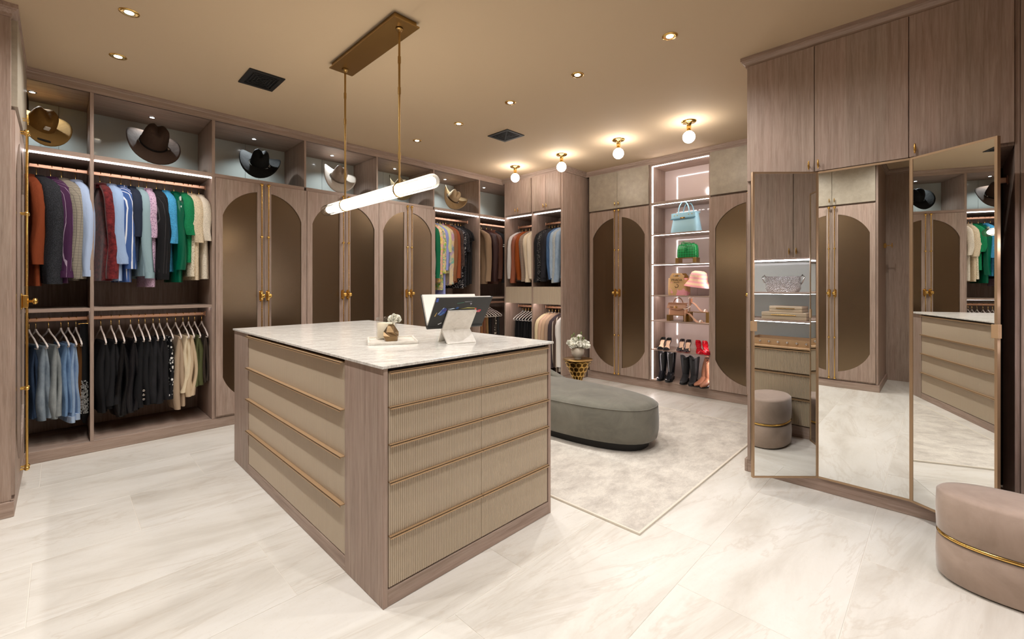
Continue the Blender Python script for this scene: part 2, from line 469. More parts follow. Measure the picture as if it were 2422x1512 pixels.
# ================================================================== cabinet parts
def pan(root, F, name, u0, u1, v0, v1, z0, z1, mat, b=0.0015):
    return MB(F).bbox(u0, u1, v0, v1, z0, z1, b).build(name, mat, root)
def arch_loop(ui, uo, seam, z0, z1, n=14):
    """half of a stadium-like arch: straight inner edge at ui, curved ends towards uo"""
    half = abs(uo - seam); s = 0.25; R = (half*half + s*s)/(2*s); sg = 1 if uo > seam else -1
    pts = []
    a0 = math.asin(min(1, abs(ui-seam)/R)); a1 = math.asin(min(1, half/R))
    for i in range(n+1):
        a = a0 + (a1-a0)*i/n
        pts.append((seam + sg*R*math.sin(a), z1 - R + R*math.cos(a)))
    for i in range(n+1):
        a = a1 + (a0-a1)*i/n
        pts.append((seam + sg*R*math.sin(a), z0 + R - R*math.cos(a)))
    return pts
def bolt(F, parent, u, z0, z1, side):
    """full-height gold cremone bolt"""
    mb = MB(F); v = -0.028
    mb.tube([(u, v, z0+0.01), (u, v, z1-0.01)], 0.0052, 8)
    for z, r in ((z0+0.012, 0.014), (0.62, 0.013), (1.715, 0.013), (z1-0.012, 0.016)):
        mb.sphere((u, v, z), r, 10, 6)
        mb.tube([(u, 0.0, z), (u, v, z)], 0.006, 8)
    pl = []
    for i in range(16):
        a = 2*PI*i/16
        pl.append((u + 0.017*math.cos(a), 1.165 + 0.017*math.sin(a) + (0.034 if math.sin(a) >= 0 else -0.034)))
    mb._add([(a, -0.008, b) for a, b in pl] + [(a, -0.004, b) for a, b in pl],
            [(i, (i+1) % 16, 16+(i+1) % 16, 16+i) for i in range(16)] + [tuple(range(16))])
    mb.bbox(u-0.011, u+0.011, -0.034, -0.008, 1.125, 1.205, 0.004)
    ring = [(0.0, -0.034), (0.008, -0.036), (0.008, -0.052), (0.019, -0.056), (0.021, -0.066), (0.015, -0.074), (0.001, -0.076)]
    rings = [[(u + r*math.cos(2*PI*k/12), d, 1.165 + r*math.sin(2*PI*k/12)) for k in range(12)] for r, d in ring]
    mb.loft(rings)
    return mb.build('cremone_bolt', M['gold'], parent)
def twig(F, parent, u, z):
    """small ribbed gold pull on a post"""
    mb = MB(F)
    prof = [(0.002, -0.027), (0.0045, -0.022), (0.0032, -0.017), (0.006, -0.012), (0.0045, -0.006), (0.0065, 0.0), (0.0045, 0.006), (0.006, 0.012), (0.0032, 0.017), (0.0045, 0.022), (0.002, 0.027)]
    mb.loft([[(u + r*math.cos(2*PI*k/8), -0.042 + r*math.sin(2*PI*k/8), z+dz) for k in range(8)] for r, dz in prof])
    mb.tube([(u, -0.02, z-0.004), (u, -0.04, z-0.004)], 0.0035, 6)
    return mb.build('pull', M['gold'], parent)
def arch_doors(F, root, u0, u1, z0=0.108, z1=2.214, at=0.195, pt=2.140, which='both'):
    seam = (u0+u1)/2; gp = 0.0015
    for side in (-1, 1):
        if which == 'low' and side == 1: continue
        a, b = (u0+gp, seam-gp) if side < 0 else (seam+gp, u1-gp)
        ui = seam + side*0.060; uo = (u0+0.053) if side < 0 else (u1-0.053)
        mb = MB()
        loop = arch_loop(ui, uo, seam, at, pt)
        mb.holed([(a, z0), (b, z0), (b, z1), (a, z1)], loop, -0.020, 0.0, lambda p, q, d: F(p, d, q))
        door = mb.build('door', wood('z'), root)
        mb2 = MB(F); n = len(loop)
        mb2._add([(p, -0.010, q) for p, q in loop] + [(p, -0.001, q) for p, q in loop], [tuple(range(n)), tuple(range(n, 2*n))[::-1]] + [(i, (i+1) % n, n+(i+1) % n, n+i) for i in range(n)])
        mb2.build('arch_panel', M['bronze'], door)
        bolt(lambda u, v, z: F(u, v-0.020, z), door, seam + side*0.029, z0, z1, side)
def slab_doors(F, root, edges, z0, z1, mat, name='door', v0=-0.020, pulls='pair', pz=0.055, gp=0.0015):
    out = []
    for i in range(len(edges)-1):
        a, b = edges[i], edges[i+1]
        d = MB(F).bbox(a+gp, b-gp, v0, 0.0, z0, z1, 0.0015).build(name, mat, root)
        if pulls == 'pair':
            u = (b - 0.026) if i % 2 == 0 else (a + 0.026)
            twig(lambda u_, v_, z_: F(u_, v_ + v0 + 0.020, z_), d, u, z0 + pz)
        out.append(d)
    return out
def reeded(F, root, u0, u1, z0, z1, name='drawer', v=0.0, pitch=0.0088, mat=None):
    """drawer front of close vertical ribs"""
    n = max(4, round((u1-u0)/pitch)); p = (u1-u0)/n
    pr = []
    for i in range(n):
        c = u0 + p*(i+0.5)
        pr += [(c-p*0.5, v+0.0035), (c-p*0.40, v+0.0008), (c-p*0.18, v-0.0012), (c+p*0.18, v-0.0012), (c+p*0.40, v+0.0008)]
    pr.append((u1, v+0.0035))
    mb = MB(F); k = len(pr)
    vs = [(a, b, z0) for a, b in pr] + [(a, b, z1) for a, b in pr]
    fs = [(i, i+1, k+i+1, k+i) for i in range(k-1)]
    mb._add(vs, fs, False)
    back = [(u0, v+0.016, z0), (u1, v+0.016, z0), (u1, v+0.016, z1), (u0, v+0.016, z1)]
    mb._add(back, [(0,1,2,3)])
    mb._add([(a, b, z0) for a, b in pr] + [(u1, v+0.016, z0), (u0, v+0.016, z0)], [tuple(range(k+2))])
    mb._add([(a, b, z1) for a, b in pr] + [(u1, v+0.016, z1), (u0, v+0.016, z1)], [tuple(range(k+2))])
    mb._add([(u0, v+0.0035, z0), (u0, v+0.016, z0), (u0, v+0.016, z1), (u0, v+0.0035, z1)], [(0,1,2,3)])
    mb._add([(u1, v+0.0035, z0), (u1, v+0.016, z0), (u1, v+0.016, z1), (u1, v+0.0035, z1)], [(0,1,2,3)])
    return mb.build(name, mat or M['reed'], root)
def rail(F, parent, u0, u1, z, depth=0.024, v=0.0):
    """continuous bronze finger pull along a drawer's top edge"""
    mb = MB(F)
    mb.bbox(u0, u1, v-depth, v+0.012, z, z+0.004, 0.0008)
    mb.bbox(u0, u1, v-depth, v-depth+0.003, z-0.006, z+0.004, 0.0008)
    return mb.build('pull_rail', M['pull'], parent)
def rod(F, root, u0, u1, v, z):
    mb = MB(F)
    mb.bbox(u0+0.004, u1-0.004, v-0.007, v+0.007, z-0.016, z+0.016, 0.005)
    for u in (u0, u1-0.006): mb.bbox(u, u+0.006, v-0.014, v+0.014, z-0.024, z+0.024, 0.003)
    return mb.build('hanging_rod', M['rosegold'], root)
def strip(F, root, u0, u1, v0, v1, z0, z1, mat='led'):
    return MB(F).box(u0, u1, v0, v1, z0, z1).build('strip_light', M[mat], root)
def puck(F, root, u, v, z=2.721):
    mb = MB(); p = F(u, v, z)
    mb.lathe([(0.016, -0.0035), (0.016, 0.0)], p, 14)
    o = mb.build('spot_lens', M['puck'], root)
    mb = MB(); mb.lathe([(0.016, 0.0), (0.017, -0.005), (0.024, -0.004), (0.024, 0.0)], p, 18, caps=False); mb.build('spot_trim', M['chrome'], root)
    ld = bpy.data.lights.new('spot', 'SPOT'); ld.energy = PUCK_W; ld.color = (0.88, 0.96, 1.0)
    ld.spot_size = math.radians(125); ld.spot_blend = 0.7; ld.shadow_soft_size = 0.012
    lo = bpy.data.objects.new('spot', ld); COL.objects.link(lo); lo.parent = root
    lo.location = Vector(F(u, v, z - 0.010)) - ORG[root.name]
    return o
def cubby(F, root, u0, u1, lamp=None, mat_back='backglass', seam=True):
    pan(root, F, 'cubby_floor', u0, u1, 0.0, 0.57, 2.218, 2.254, wood('x'))
    pan(root, F, 'cubby_ceiling', u0, u1, 0.006, 0.57, 2.722, 2.74, wood('x'))
    if seam:
        um = (u0+u1)/2
        pan(root, F, 'back_glass', u0, um-0.0012, 0.555, 0.565, 2.254, 2.722, M[mat_back], 0.001)
        pan(root, F, 'back_glass', um+0.0012, u1, 0.555, 0.565, 2.254, 2.722, M[mat_back], 0.001)
    else:
        pan(root, F, 'back_glass', u0, u1, 0.555, 0.565, 2.254, 2.722, M[mat_back], 0.001)
    if lamp is not None: puck(F, root, lamp, 0.30)
WZ, WX, WY = wood('z'), wood('x'), wood('y')

# ---------------------------------------------------------------- closets along the back wall
def open_bay(label, u0, u1, lamp, left=None, right=None, mids=True, back_split=0.0):
    r = thing('open_wardrobe', label, 'wardrobe', ((u0+u1)/2, 4.60, 0), world=True, group='open hanging bays along the back wall')
    pan(r, FL, 'back_panel', u0, u1, 0.575, 0.59, 0.088, 2.217, WZ)
    pan(r, FL, 'bottom_panel', u0, u1, 0.019, 0.574, 0.066, 0.086, WX)
    if mids:
        pan(r, FL, 'shelf', u0, u1, 0.0, 0.574, 1.070, 1.094, WX)
        rod(FL, r, u0, u1, 0.25, 1.005)
        strip(FL, r, u0+0.01, u1-0.004, 0.100, 0.110, 1.0665, 1.0695)
    rod(FL, r, u0, u1, 0.25, 2.160)
    strip(FL, r, u0+0.003, u1-0.003, -0.002, 0.010, 2.206, 2.2175)
    cubby(FL, r, u0, u1, lamp)
    if left: pan(r, FL, 'side_panel', left[0], left[1], 0.0, 0.59, 0.086, 2.722, WZ)
    if right: pan(r, FL, 'side_panel', right[0], right[1], 0.0, 0.59, 0.086, 2.722, WZ)
    return r
bay1 = open_bay('narrow open wardrobe bay with tweed blazer and jeans next to the opened gold bolted cabinet', -0.175, 0.156, -0.148, None, (0.156, 0.177))
bay2 = open_bay('wide open wardrobe bay below the brown hat with rainbow of shirts', 0.177, 0.931, 0.555, None, (0.931, 0.955))
def closed_bay(label, u0, u1, lamp):
    r = thing('wardrobe', label, 'wardrobe', ((u0+u1)/2, 4.60, 0), world=True, group='arched door wardrobes along the back wall')
    pan(r, FL, 'carcass', u0, u1, 0.004, 0.59, 0.087, 2.216, WZ)
    arch_doors(FL, r, u0+0.001, u1-0.001)
    cubby(FL, r, u0, u1-0.02, lamp)
    pan(r, FL, 'cubby_side', u1-0.02, u1, 0.0, 0.57, 2.2545, 2.722, WZ)
    return r
closed_bay('arched bronze door wardrobe below the black hat', 0.955, 1.735, 1.345)
closed_bay('arched bronze door wardrobe below the taupe hat behind the glowing pendant tube', 1.735, 2.527, 2.13)
closed_bay('arched bronze door wardrobe below the olive and cream hat', 2.527, 3.307, 2.92)
bay3 = open_bay('open wardrobe bay below the straw hat with printed and black clothes', 3.307, 4.055, 3.70, None, (4.055, 4.079))
bay4 = open_bay('corner open wardrobe bay of brown leather jackets under an empty hat cubby', 4.079, 5.10, 4.42, None, None)

# ---------------------------------------------------------------- double hanging units on the far side
def mid_unit(label, u0, u1):
    r = thing('hanging_unit', label, 'wardrobe', (4.52, (u0+u1)/2, 0), world=True, group='double hanging units with reeded drawers')
    pan(r, FM, 'back_panel', u0, u1, 0.56, 0.575, 0.088, 2.24, WZ)
    pan(r, FM, 'bottom_panel', u0, u1, 0.008, 0.559, 0.066, 0.086, WY)
    pan(r, FM, 'upper_cabinet', u0, u1, 0.001, 0.575, 2.242, 2.735, WZ)
    slab_doors(FM, r, [u0, (u0+u1)/2, u1], 2.262, 2.733, WZ)
    strip(FM, r, u0+0.02, u1-0.004, 0.030, 0.042, 2.230, 2.2405)
    rod(FM, r, u0, u1, 0.28, 2.125)
    pan(r, FM, 'drawer_box', u0, u1, 0.018, 0.555, 1.025, 1.243, WY)
    reeded(FM, r, u0+0.002, u1-0.002, 1.008, 1.238, pitch=0.017)
    strip(FM, r, u0+0.02, u1-0.004, 0.040, 0.055, 1.017, 1.0245, 'ledsoft')
    rod(FM, r, u0, u1, 0.28, 0.955)
    return r
mu_a = mid_unit('double hanging unit with white and rust jackets next to the brown leather corner', 4.035, 4.545)
mu_b = mid_unit('double hanging unit with black and denim jackets next to the flower table', 3.530, 4.013)
pan(mu_a, FM, 'side_panel', 4.545, 4.567, 0.0, 0.575, 0.086, 2.735, WZ)
pan(mu_a, FM, 'side_panel', 4.013, 4.035, 0.0, 0.575, 0.086, 2.735, WZ)
pan(mu_b, FM, 'end_panel', 3.502, 3.530, -0.002, 0.90, 0.086, 2.735, WZ)

# ---------------------------------------------------------------- far wall: wardrobe, lit display niche, wardrobe
def far_wardrobe(label, u0, u1):
    r = thing('wardrobe', label, 'wardrobe', (5.04, (u0+u1)/2, 0), world=True, group='arched door wardrobes with leather top doors')
    pan(r, FR, 'carcass', u0, u1, 0.004, 0.60, 0.103, 2.734, WZ)
    arch_doors(FR, r, u0+0.001, u1-0.001, 0.112, 2.236)
    slab_doors(FR, r, [u0, (u0+u1)/2, u1], 2.256, 2.732, M['leather'], 'leather_door', v0=-0.030)
    return r
far_wardrobe('arched wardrobe with taupe leather top doors beside the flower table', 2.566, 3.430)
far_wardrobe('arched wardrobe with a taupe leather top door half hidden behind the tall mirrors', 0.985, 1.838)
nk = thing('display_cabinet', 'brightly lit open display cabinet holding handbags and shoes', 'cabinet', (5.04, 2.2, 0), world=True)
pan(nk, FR, 'side_panel', 2.536, 2.566, -0.004, 0.60, 0.103, 2.734, WZ)
pan(nk, FR, 'side_panel', 1.838, 1.856, -0.004, 0.60, 0.103, 2.734, WZ)
pan(nk, FR, 'back_glass', 1.856, 2.536, 0.36, 0.372, 0.12, 2.722, M['pinkglass'], 0.001)
pan(nk, FR, 'top_panel', 1.856, 2.536, 0.0, 0.36, 2.712, 2.734, WY)
pan(nk, FR, 'bottom_panel', 1.856, 2.536, -0.002, 0.36, 0.10, 0.120, WY)
SH = [(2.235, 2.268), (1.866, 1.881), (1.508, 1.523), (1.128, 1.142), (0.822, 0.836), (0.474, 0.490)]
for i, (a, b) in enumerate(SH):
    pan(nk, FR, 'shelf', 1.857, 2.535, 0.0, 0.359, a, b, WY)
    dv = 0.0 if a > 1.3 else 0.150
    strip(FR, nk, 1.862, 2.520, 0.004+dv, 0.012+dv, a-0.004, a-0.0005, 'lednk')
strip(FR, nk, 1.862, 2.520, 0.004, 0.014, 2.704, 2.7115, 'lednk')
for u in (2.5265, 1.8575):
    zs = [0.122] + [b for a, b in SH[::-1]] + [2.268]
    lev = [(0.122, 0.470), (0.492, 0.818), (0.838, 1.124), (1.144, 1.504), (1.525, 1.862), (1.883, 2.231), (2.270, 2.703)]
    q = 0.0 if u > 2 else 0.020
    for a, b in lev: strip(FR, nk, u, u+(0.008 if u > 2 else 0.003), 0.004+q, 0.014+q, a, b, 'lednk')

# ---------------------------------------------------------------- tall unit with the three mirror doors
tu = thing('mirror_cabinet', 'tall wooden cabinet with three fold-out framed mirror doors', 'cabinet', (3.25, 0.34, 0), world=True)
pan(tu, FT, 'side_panel', 0.925, 0.945, 0.0, 0.60, 0.086, 2.735, WZ)
pan(tu, FT, 'side_panel', -0.270, -0.252, -0.004, 0.60, 0.086, 2.735, WZ)
pan(tu, FT, 'divider', 0.552, 0.570, 0.02, 0.585, 0.10, 1.95, WZ)
pan(tu, FT, 'divider', 0.112, 0.130, 0.02, 0.585, 0.10, 1.95, WZ)
pan(tu, FT, 'back_panel', -0.252, 0.925, 0.586, 0.60, 0.10, 1.95, M['darkgap'])
pan(tu, FT, 'bottom_panel', -0.252, 0.925, 0.014, 0.586, 0.066, 0.089, WY)
pan(tu, FT, 'upper_carcass', -0.252, 0.925, 0.002, 0.60, 1.951, 2.735, WZ)
slab_doors(FT, tu, [0.131, 0.562, 0.943][1:], 1.964, 2.736, WZ, v0=-0.018, pulls=None)
slab_doors(FT, tu, [-0.252, 0.131, 0.562], 1.964, 2.736, WZ, v0=-0.018, pulls=None)
for u in (0.588, 0.540, 0.106):
    dd = [c for c in tu.children if c.name.startswith('door') and min(v.co.y for v in c.data.vertices) + 0.34 < u < max(v.co.y for v in c.data.vertices) + 0.34][0]
    twig(lambda a, b, c: FT(a, b+0.002, c), dd, u, 2.003)
rod(FT, tu, -0.252, 0.112, 0.28, 1.83)
def mirror_door(A, ang, w, flip, label):
    """framed mirror hinged at A; local x runs along the door, local y is the mirrored face side"""
    ca, sa = math.cos(ang), math.sin(ang)
    def G(x, y, z): return (A[0] + ca*x - sa*y, A[1] + sa*x + ca*y, z)
    z0, z1, t, fw = 0.088, 1.960, 0.020, 0.011
    mb = MB(G)
    ys = (0.0, t) if not flip else (-t, 0.0)
    mb.holed([(0, z0), (w, z0), (w, z1), (0, z1)], [(fw, z0+fw), (w-fw, z0+fw), (w-fw, z1-fw), (fw, z1-fw)], ys[0], ys[1], lambda p, q, d: (p, d, q))
    fr = mb.build('mirror_door', M['frame'], tu)
    fr['label'] = label
    f = t - 0.003 if not flip else -t + 0.003
    MB(G).box(fw, w-fw, min(f, f*0.2), max(f, f*0.2), z0+fw, z1-fw).build('mirror', M['mirror'], fr)
    return fr, G, ys
# local y positive = towards the room side for ang chosen below
m_c, Gc, _ = mirror_door((3.252, 0.552), -PI/2, 0.434, True, 'closed middle mirror in a thin champagne frame')
m_l, Gl, yl = mirror_door((3.247, 0.556), math.atan2(0.845-0.552, 2.969-3.25), 0.398, False, 'opened mirror door nearest the rug')
m_r, Gr, yr = mirror_door((3.247, 0.114), math.radians(236.6), 0.368, True, 'opened mirror door nearest the stool')
MB(Gl).bbox(0.372, 0.402, -0.001, 0.0215, 0.985, 1.045, 0.001).build('pull', M['pull'], m_l)
MB(Gr).bbox(0.345, 0.372, -0.0215, 0.001, 1.02, 1.085, 0.001).build('pull', M['pull'], m_r)
# ---------------------------------------------------------------- filler panel between mirrors and vanity
struct(pan(None, FT, 'trim_90', -0.49, -0.271, -0.012, 0.02, 0.0, 2.735, WZ))

# ---------------------------------------------------------------- opened cabinet at the picture's edge and the one across the room
wl = thing('wardrobe', 'wardrobe with gold bolts seen edge-on beside the tweed blazer', 'wardrobe', (-0.195, 4.1, 0), world=True)
pan(wl, FW, 'carcass', 3.672, 4.585, 0.004, 0.70, 0.087, 2.734, WZ)
arch_doors(FW, wl, 3.672, 4.585, 0.108, 2.236)
slab_doors(FW, wl, [3.672, 4.128, 4.585], 2.256, 2.732, M['leather'], 'leather_door', v0=-0.030)
pan(wl, FW, 'end_panel', 3.650, 3.671, -0.006, 0.70, 0.086, 2.735, WZ)
cl = thing('wardrobe', 'wardrobe with leather top doors reflected in the middle mirror', 'wardrobe', (-0.25, 0.97, 0), world=True)
pan(cl, FC, 'carcass', 0.562, 1.42, 0.004, 0.98, 0.087, 2.734, WZ)
arch_doors(FC, cl, 0.562, 1.40, 0.108, 2.236)
slab_doors(FC, cl, [0.562, 0.981, 1.40], 2.256, 2.732, M['leather'], 'leather_door', v0=-0.030)
pan(cl, FC, 'end_panel', 0.540, 0.561, -0.004, 0.98, 0.086, 2.735, WZ)
hk = MB()
hk.bbox(-0.94, -0.90, 0.512, 0.540, 1.74, 1.80, 0.003).bbox(-0.925, -0.915, 0.46, 0.515, 1.765, 1.775, 0.002).bbox(-0.94, -0.90, 0.452, 0.462, 1.74, 1.80, 0.003)
tag(hk.build('coat_hook', M['gold'], origin=(-0.92, 0.5, 1.77)), 'gold coat hook on the dark panel reflected in the middle mirror', 'hook')

# ---------------------------------------------------------------- vanity wall (seen in the mirrors)
va = thing('vanity', 'vanity with reeded drawers and lit shelves reflected in the mirror', 'vanity', (2.48, -0.48, 0), world=True)
pan(va, FV, 'carcass', 1.72, 3.235, 0.020, 0.44, 0.10, 0.728, WZ)
pan(va, FV, 'worktop', 1.715, 3.238, -0.012, 0.44, 0.730, 0.745, M['pull'])
edges = [1.725, 2.49, 3.23]
for a, b in zip(edges[:-1], edges[1:]):
    for z0, z1 in ((0.105, 0.318), (0.330, 0.522), (0.534, 0.722)):
        d = reeded(FV, va, a+0.002, b-0.002, z0, z1)
        rail(FV, d, a+0.003, b-0.003, z1-0.002, 0.012)
pan(va, FV, 'back_glass', 1.74, 3.216, 0.40, 0.41, 0.745, 1.478, M['backglass'])
pan(va, FV, 'side_panel', 1.715, 1.739, 0.0, 0.44, 0.745, 2.735, WZ)
pan(va, FV, 'side_panel', 3.217, 3.238, 0.0, 0.44, 0.745, 2.735, WZ)
pan(va, FV, 'upper_cabinet', 1.739, 3.217, 0.001, 0.44, 1.482, 2.735, WZ)
slab_doors(FV, va, [1.739, 2.11, 2.48, 2.85, 3.217], 1.492, 2.733, WZ)
for z in (1.190, 0.952):
    pan(va, FV, 'shelf', 1.74, 3.216, 0.02, 0.40, z, z+0.014, WX)
    strip(FV, va, 1.75, 3.21, 0.024, 0.030, z-0.003, z-0.0005, 'ledwhite')
strip(FV, va, 1.75, 3.21, 0.006, 0.018, 1.470, 1.4815, 'ledwhite')
# ================================================================== island
isl = thing('island', 'freestanding dressing island with reeded drawers on a taupe oak frame', 'island', (1.393, 2.61, 0), world=True)
IX0, IX1, IY0, IY1 = 0.879, 1.907, 1.560, 3.664
FI = frame_L(IY0)                 # end face towards the camera
FS = frame_R(IX0)                 # long face
MB().bbox(IX0+0.022, IX1-0.02, IY0+0.022, IY1-0.02, 0.062, 0.938, 0.001).build('carcass', M['darkgap'], isl)
for (a, b, c, d) in ((IX0, IX0+0.0205, IY0, 1.893), (IX0, IX0+0.0205, 3.332, IY1), (IX1-0.0205, IX1, IY0, 1.893), (IX1-0.0205, IX1, 3.332, IY1)):
    MB().bbox(a, b, c, d, 0.001, 0.939, 0.001).build('side_panel', WZ, isl)
MB().bbox(IX0+0.0206, IX1-0.0206, IY1-0.02, IY1, 0.001, 0.939, 0.001).build('back_panel', WZ, isl)
MB().bbox(IX0+0.0206, IX1-0.0206, IY0+0.001, IY0+0.021, 0.001, 0.066, 0.001).build('plinth', WX, isl)
MB().bbox(IX0+0.0005, IX0+0.0205, 1.894, 3.331, 0.001, 0.064, 0.001).build('plinth', WY, isl)
zs = [0.071, 0.276, 0.490, 0.638, 0.786, 0.926]
mid = 1.394
for a, b in ((IX0+0.025, mid), (mid, IX1-0.025)):
    for i in range(5):
        d = reeded(FI, isl, a+0.0012, b-0.0012, zs[i]+0.002, zs[i+1]-0.004, v=0.004)
        rail(FI, d, a+0.001, b-0.001, zs[i+1]-0.003, 0.016, 0.004)
zs2 = [0.068, 0.296, 0.508, 0.716, 0.926]
for a, b in ((1.898, 2.615), (2.615, 3.329)):
    for i in range(4):
        d = reeded(FS, isl, a+0.0012, b-0.0012, zs2[i]+0.002, zs2[i+1]-0.004, v=0.004)
        rail(FS, d, a+0.001, b-0.001, zs2[i+1]-0.003, 0.024, 0.004)
FB = frame_W(IX1)                 # long face towards the mirrors
MB().bbox(IX1-0.0205, IX1-0.0005, 1.894, 3.331, 0.001, 0.064, 0.001).build('plinth', WY, isl)
for a, b in ((1.898, 2.615), (2.615, 3.329)):
    for i in range(4):
        d = reeded(FB, isl, a+0.0012, b-0.0012, zs2[i]+0.002, zs2[i+1]-0.004, v=0.004)
        rail(FB, d, a+0.001, b-0.001, zs2[i+1]-0.003, 0.024, 0.004)
wt = MB().bbox(0.870, 1.924, 1.552, 3.668, 0.9405, 0.953, 0.0015).build('worktop', M['marble'], origin=(1.39, 2.61, 0.94))
tag(wt, 'thin grey-veined marble worktop covering the island', 'worktop')
TZ = 0.953

# ================================================================== lamps
def downlight(x, y, label):
    r = thing('downlight', label, 'downlight', (x, y, H), group='recessed gold downlights in the ceiling')
    MB().lathe([(0.021, -0.0015), (0.034, -0.0045), (0.046, -0.003), (0.047, -0.0005), (0.047, 0.0)], (0,0,0), 24, caps=False).build('trim_ring', M['gold'], r)
    MB().lathe([(0.001, -0.003), (0.021, -0.003), (0.022, -0.001)], (0,0,0), 18).build('lens', M['downlens'], r)
    ld = bpy.data.lights.new('downlight', 'SPOT'); ld.energy = DOWN_W; ld.color = (1.0, 0.975, 0.94)
    ld.spot_size = math.radians(156); ld.spot_blend = 1.0; ld.shadow_soft_size = 0.028
    lo = bpy.data.objects.new('downlight_lamp', ld); COL.objects.link(lo); lo.parent = r; lo.location = (0, 0, -0.012)
for x, y, lb in ((0.27, 3.27, 'brightest recessed gold downlight at the edge of the ceiling above the cream floor'),
                 (0.27, 3.955, 'recessed gold downlight above the brown hat bay'),
                 (2.645, 3.99, 'recessed gold downlight closest to the cream hat cubby'),
                 (2.645, 3.29, 'recessed gold downlight second in the row from the hat wall'),
                 (2.64, 2.597, 'recessed gold downlight third in the row from the hat wall'),
                 (2.633, 1.903, 'recessed gold downlight fourth in the row from the hat wall'),
                 (2.62, 1.20, 'recessed gold downlight closest to the tall mirror cabinet'),
                 (0.27, 2.58, 'recessed gold downlight over the long drawers of the island'),
                 (0.27, 1.89, 'recessed gold downlight over the open floor beside the island'),
                 (0.27, 1.20, 'recessed gold downlight over the empty floor near the entrance'),
                 (0.27, 0.50, 'recessed gold downlight over the entrance cabinet'),
                 (2.15, 0.52, 'added out-of-view gold downlight that brightens the doors above the mirrors'),  # extra lamp off the rows, added to brighten the upper mirror cabinet doors
                 (1.20, 0.50, 'recessed gold downlight over the floor before the vanity')):
    downlight(x, y, lb)
def globe(y, label):
    r = thing('globe_light', label, 'ceiling light', (4.11, y, H), group='gold globe ceiling lights over the rug')
    MB().lathe([(0.066, 0.0), (0.066, -0.006), (0.060, -0.012), (0.030, -0.014), (0.020, -0.018), (0.020, -0.085), (0.026, -0.088), (0.026, -0.096)], (0,0,0), 24).build('mount', M['gold'], r)
    MB().sphere((0, 0, -0.148), 0.055, 24, 14).build('globe', M['globe'], r)
for y, lb in ((3.955, 'gold globe ceiling light nearest the hat wall corner'), (3.20, 'gold globe ceiling light second from the hat wall corner'),
              (2.444, 'gold globe ceiling light above the arched wardrobe beside the display cabinet'), (1.698, 'gold globe ceiling light nearest the tall mirror cabinet')):
    globe(y, lb)
# linear pendant
pe = thing('pendant_light', 'long glowing fluted glass tube pendant on two brass rods', 'pendant light', (1.38, 2.61, H))
MB().bbox(-0.083, 0.083, -0.43, 0.42, -0.036, -0.028, 0.001).bbox(-0.072, 0.072, -0.415, 0.405, -0.028, 0.0, 0.001).build('canopy', M['brass'], pe)
zt = 1.82 - H
for y in (-0.345, 0.355):
    mb = MB(); mb.tube([(0, y, -0.036), (0, y, zt+0.038)], 0.0065, 10)
    mb.lathe([(0.020, -0.042), (0.022, -0.038), (0.014, -0.052), (0.009, -0.060)][::-1], (0, y, 0), 14)
    for z in (-0.22, -0.40, -0.78): mb.lathe([(0.009, z-0.02), (0.009, z+0.02)], (0, y, 0), 10)
    mb.build('rod', M['brass'], pe)
    mb = MB(); mb.lathe([(0.0405, -0.008), (0.0415, -0.008), (0.0415, 0.008), (0.0405, 0.008)], (0, y, zt), 28, axis='y', caps=False)
    mb.build('ring', M['gold'], pe)
n = 120; rings = []
for y, k in ((-0.7055, 0.02), (-0.704, 0.35), (-0.700, 0.75), (-0.686, 0.95), (-0.67, 1.0), (0.66, 1.0), (0.680, 0.95), (0.694, 0.75), (0.70, 0.35), (0.7015, 0.02)):
    rings.append([((0.0375 + 0.0026*math.cos(24*2*PI*i/n))*k*math.cos(2*PI*i/n), y, zt + (0.0375 + 0.0026*math.cos(24*2*PI*i/n))*k*math.sin(2*PI*i/n)) for i in range(n)])
MB().loft(rings).build('fluted_glass', M['glass'], pe)
MB().lathe([(0.004, -0.685), (0.022, -0.675), (0.025, -0.655), (0.025, 0.61), (0.024, 0.62), (0.004, 0.625)], (0, 0, zt), 20, axis='y').build('inner_tube', M['tubeglow'], pe)

# ================================================================== ceiling vents
def vent(x, y, w, d, label):
    r = thing('ceiling_vent', label, 'vent', (x, y, H), group='square black vents in the ceiling')
    mb = MB(); mb.holed([(-w/2, -d/2), (w/2, -d/2), (w/2, d/2), (-w/2, d/2)], [(-w/2+0.03, -d/2+0.03), (w/2-0.03, -d/2+0.03), (w/2-0.03, d/2-0.03), (-w/2+0.03, d/2-0.03)], -0.008, 0.0, lambda a, b, c: (a, b, c))
    mb.build('frame', M['black'], r)
    MB().box(-w/2+0.03, w/2-0.03, -d/2+0.03, d/2-0.03, -0.001, 0.0).build('backing', plain('vent_dark', srgb(6,6,6), 0.9), r)
    a, b = w/2-0.034, d/2-0.034
    def bar(p, q):
        v = Vector((q[0]-p[0], q[1]-p[1], 0)).normalized(); s = Vector((-v.y, v.x, 0))*0.0035
        mb = MB(); mb.prism([(p[0]+s.x, p[1]+s.y), (q[0]+s.x, q[1]+s.y), (q[0]-s.x, q[1]-s.y), (p[0]-s.x, p[1]-s.y)], -0.006, -0.001); mb.build('bar', M['black'], r)
    bar((-a, -b), (a, b)); bar((-a, b), (a, -b))
    for k in (0.35, 0.6, 0.85):
        bar((-a*k, -b*k), (a*k, -b*k)); bar((-a*k, b*k), (a*k, b*k)); bar((-a*k, -b*k), (-a*k, b*k)); bar((a*k, -b*k), (a*k, b*k))
vent(1.05, 3.64, 0.235, 0.295, 'square black ceiling vent near the pendant canopy')
vent(3.19, 3.20, 0.25, 0.285, 'square black ceiling vent near the globe lights')

